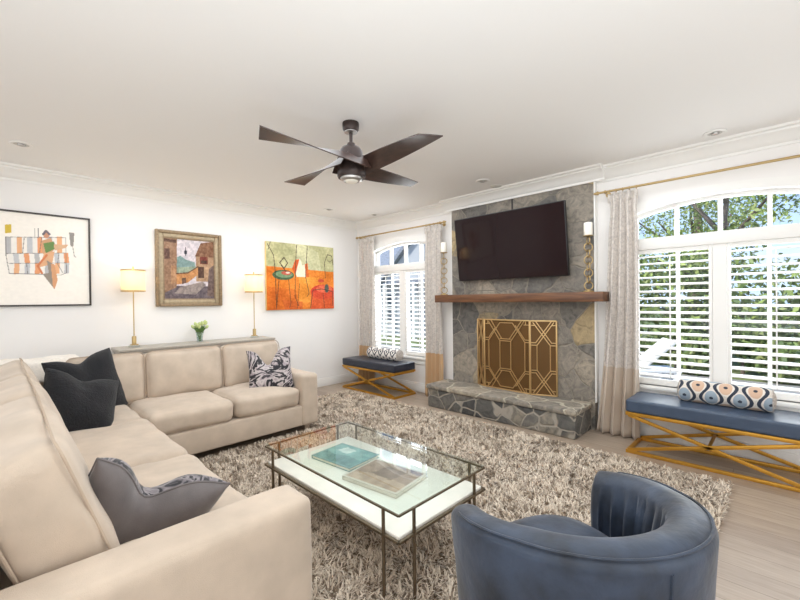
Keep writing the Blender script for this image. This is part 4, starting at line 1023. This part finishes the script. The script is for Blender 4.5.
# ------------------------------------------------------------------ outdoors
GZ = -.35
m_lawn = mat('lawn', (112, 124, 76), .95, var=.3, vscale=3)
m_patio = mat('patio_paving', (150, 147, 142), .8, var=.1, vscale=2)
struct('ground_lawn', G().box((-60, .9, GZ - .1), (60, 70, GZ)), m_lawn, smooth=0)
struct('ground_patio', G().box((-14, .3, GZ - .02), (14, 6.2, GZ + .02)), m_patio, smooth=0)
def leaf_cloud(blobs, n, size, pal, seed, squash=.75):
    r = np.random.RandomState(seed); B = np.array(blobs); wts = B[:, 3] ** 2; idx = r.choice(len(B), n, p=wts / wts.sum())
    d = r.normal(size=(n, 3)); d /= np.linalg.norm(d, axis=1, keepdims=True); rad = B[idx, 3] * (r.rand(n) ** .35)
    c = B[idx, :3] + d * rad[:, None] * np.array([1, 1, squash])
    u = r.normal(size=(n, 3)); u /= np.linalg.norm(u, axis=1, keepdims=True); v = np.cross(u, r.normal(size=(n, 3))); v /= np.linalg.norm(v, axis=1, keepdims=True) + 1e-9
    s = size * (.6 + .8 * r.rand(n))[:, None]
    V = np.stack([c - u * s, c + v * s * .45, c + u * s, c - v * s * .45], 1)
    F = np.arange(n * 4).reshape(n, 4); P = np.array([lin(p) for p in pal]); cc = P[r.randint(0, len(P), n)]
    return V.reshape(-1, 3), F, np.repeat(cc[:, None], 4, 1).reshape(-1, 4)
GRN = [(120, 140, 70), (146, 162, 84), (170, 182, 104), (130, 150, 78), (188, 194, 124)]
DRK = [(88, 108, 62), (108, 126, 72), (130, 146, 84), (148, 156, 98)]
def tree(x, y, h, cr, label, seed, pal=GRN, n=7000, size=.065, name='garden_tree', lowest=.35):
    r = random.Random(seed); t = thing(name, label, 'tree', (x, y, GZ), 0, 'trees in the garden behind the windows')
    g = G(); top = GZ + h * .86; pts = [(x + .15 * math.sin(k * .9 + seed), y, GZ + (top - GZ) * k / 6) for k in range(7)]
    g.tube(pts, [.19 * (1 - .12 * k) * (h / 8) for k in range(7)], 10); blobs = []
    for k in range(9):
        a = r.uniform(0, 2 * PI); hh = r.uniform(lowest, .92); base = Vector(pts[min(6, int(hh * 6))]); rr = r.uniform(.4, .95) * cr * (1.15 - .5 * abs(hh - .55))
        end = Vector((x + rr * math.cos(a), y + rr * math.sin(a), GZ + h * (hh + .06))); mid = (base + end) / 2 + Vector((0, 0, .15))
        g.tube([base, mid, end], [.07, .05, .025], 6); blobs.append((*end, cr * r.uniform(.33, .5))); blobs.append((*mid, cr * .25))
    blobs.append((pts[-1][0], y, GZ + h * .9, cr * .45))
    obj('trunk', g, m_bark, t, 60)
    V, F, C = leaf_cloud(blobs, n, size, pal, seed); raw_mesh('crown', V, F, 4, m_leaf, t, C)
tree(4.1, 9.5, 6.0, 2.6, 'leafy garden tree seen through the left half of the right window', 3)
tree(2.9, 14., 9.5, 3.0, 'tall garden tree behind the hedge toward the chimney side', 5, GRN)
tree(6.8, 13., 7.5, 3.2, 'spreading garden tree behind the right half of the right window', 11, DRK, 4200, .075, lowest=.45)
tree(9.3, 11., 5.2, 2.4, 'low garden tree at the far right beyond the shutters', 14, GRN)
tree(-5.2, 17., 9.5, 3.0, 'tall garden tree behind the grey roofed house', 17, DRK)
def hedge(name, x0, x1, y, h, label, seed, pal):
    t = thing(name, label, 'hedge', ((x0 + x1) / 2, y, GZ)); r = random.Random(seed); blobs = [(x0 + (x1 - x0) * (k + .5) / 16 + r.uniform(-.2, .2), y + r.uniform(-.3, .3), GZ + h * (.28 + .42 * (k % 2)) + r.uniform(-.1, .25), h * .42) for k in range(16)]
    V, F, C = leaf_cloud(blobs, 15000, .085, pal, seed, .95); raw_mesh('foliage', V, F, 4, m_leaf, t, C)
    g = G()
    for k in range(16): bx = blobs[k][0]; g.cyl((bx, y, GZ), (bx, y, GZ + h * .5), .04, .02, 8)
    obj('stems', g, m_bark, t)
hedge('garden_hedge', 1.2, 12.5, 8.2, 2.6, 'tall clipped hedge across the garden behind the right window', 21, DRK + GRN[:2])
hedge('flower_border', 1.5, 11, 6.6, 1.0, 'low leafy border in front of the garden hedge', 23, DRK)
# neighbouring house seen through the corner window
hs = thing('neighbouring_house', 'white neighbouring house with a grey shingle roof behind the corner window', 'house', (-7.5, 10, GZ))
m_siding = mat('white_siding', (176, 178, 182), .7, var=.04, vscale=1, stretch=(1, 1, 30)); m_shingle = mat('grey_shingles', (132, 136, 144), .85, var=.25, vscale=7, stretch=(1, 2, 2), bump=.4, bscale=14); m_hglass = mat('house_window_glass', (74, 84, 92), .1)
obj('house_wall', G().box((-14, 9., GZ), (-2.6, 15, 2.3)), m_siding, hs, 0)
g = G(); g.prism([(8.5, 2.15), (12., 4.5), (15.5, 2.15), (15.5, 2.3), (12., 4.68), (8.5, 2.3)], -14.4, -2.2, 'yz'); obj('roof', g, m_shingle, hs, 0)
g = G(); g.prism([(-8.6, 2.2), (-6.2, 4.3), (-3.8, 2.2)], 8.55, 11.5, 'xz'); gb = obj('gable', g, m_siding, hs, 0)
g = G(); g.prism([(-8.9, 2.1), (-6.2, 4.46), (-3.5, 2.1), (-3.7, 2.02), (-6.2, 4.26), (-8.7, 2.02)], 8.3, 11.6, 'xz'); obj('gable_roof', g, m_shingle, hs, 0)
for k in range(7):
    x = -12.9 + k * 1.45; w = obj('house_window', G().box((x - .48, 8.93, .35), (x + .48, 9.0, 1.75)), m_trim, hs, 0)
    obj('pane', G().box((x - .4, 8.915, .43), (x - .02, 8.935, 1.02)).box((x + .02, 8.915, .43), (x + .4, 8.935, 1.02)).box((x - .4, 8.915, 1.07), (x - .02, 8.935, 1.67)).box((x + .02, 8.915, 1.07), (x + .4, 8.935, 1.67)), m_hglass, w, 0)
for k in range(6): obj('porch_post', G().box((-12.2 + k * 1.9, 8.45, GZ), (-12.05 + k * 1.9, 8.6, 2.2)), m_trim, hs, 0)
# white lounger on the patio and a bit of pool
def lounger(x, y, rz, label):
    t = thing('patio_lounger', label, 'lounger', (x, y, GZ + .02), rz, 'patio loungers outside'); R = Matrix.Translation((x, y, GZ + .02)) @ Matrix.Rotation(rz, 4, 'Z')
    g = G(); g.box((-.95, -.33, .27), (.95, .33, .32), .01, 2, R); obj('bed_frame', g, m_trim, t)
    g = G(); g.box((-.95, -.3, .32), (.35, .3, .41), .03, 3, R); obj('seat_pad', g, m_wax, t)
    g = G(); g.box((0, -.3, 0), (.75, .3, .09), .03, 3, R @ Matrix.Translation((.35, 0, .33)) @ Matrix.Rotation(-.75, 4, 'Y')); obj('back_pad', g, m_wax, t)
    for sx in (-.85, .85):
        for sy in (-.29, .29):
            g = G(); g.box((sx - .025, sy - .025, 0), (sx + .025, sy + .025, .28), 0, 1, R); obj('leg', g, m_trim, t)
lounger(3.0, 4.4, .5, 'white cushioned patio lounger outside, nearer the fireplace')
lounger(1.2, 4.9, .5, 'white cushioned patio lounger outside, farther from the house')
m_pool = mat('pool_water', (96, 178, 178), .08)
struct('water_pool', G().box((5.9, 4.2, GZ + .015), (11, 6.0, GZ + .024)), m_pool, smooth=0)
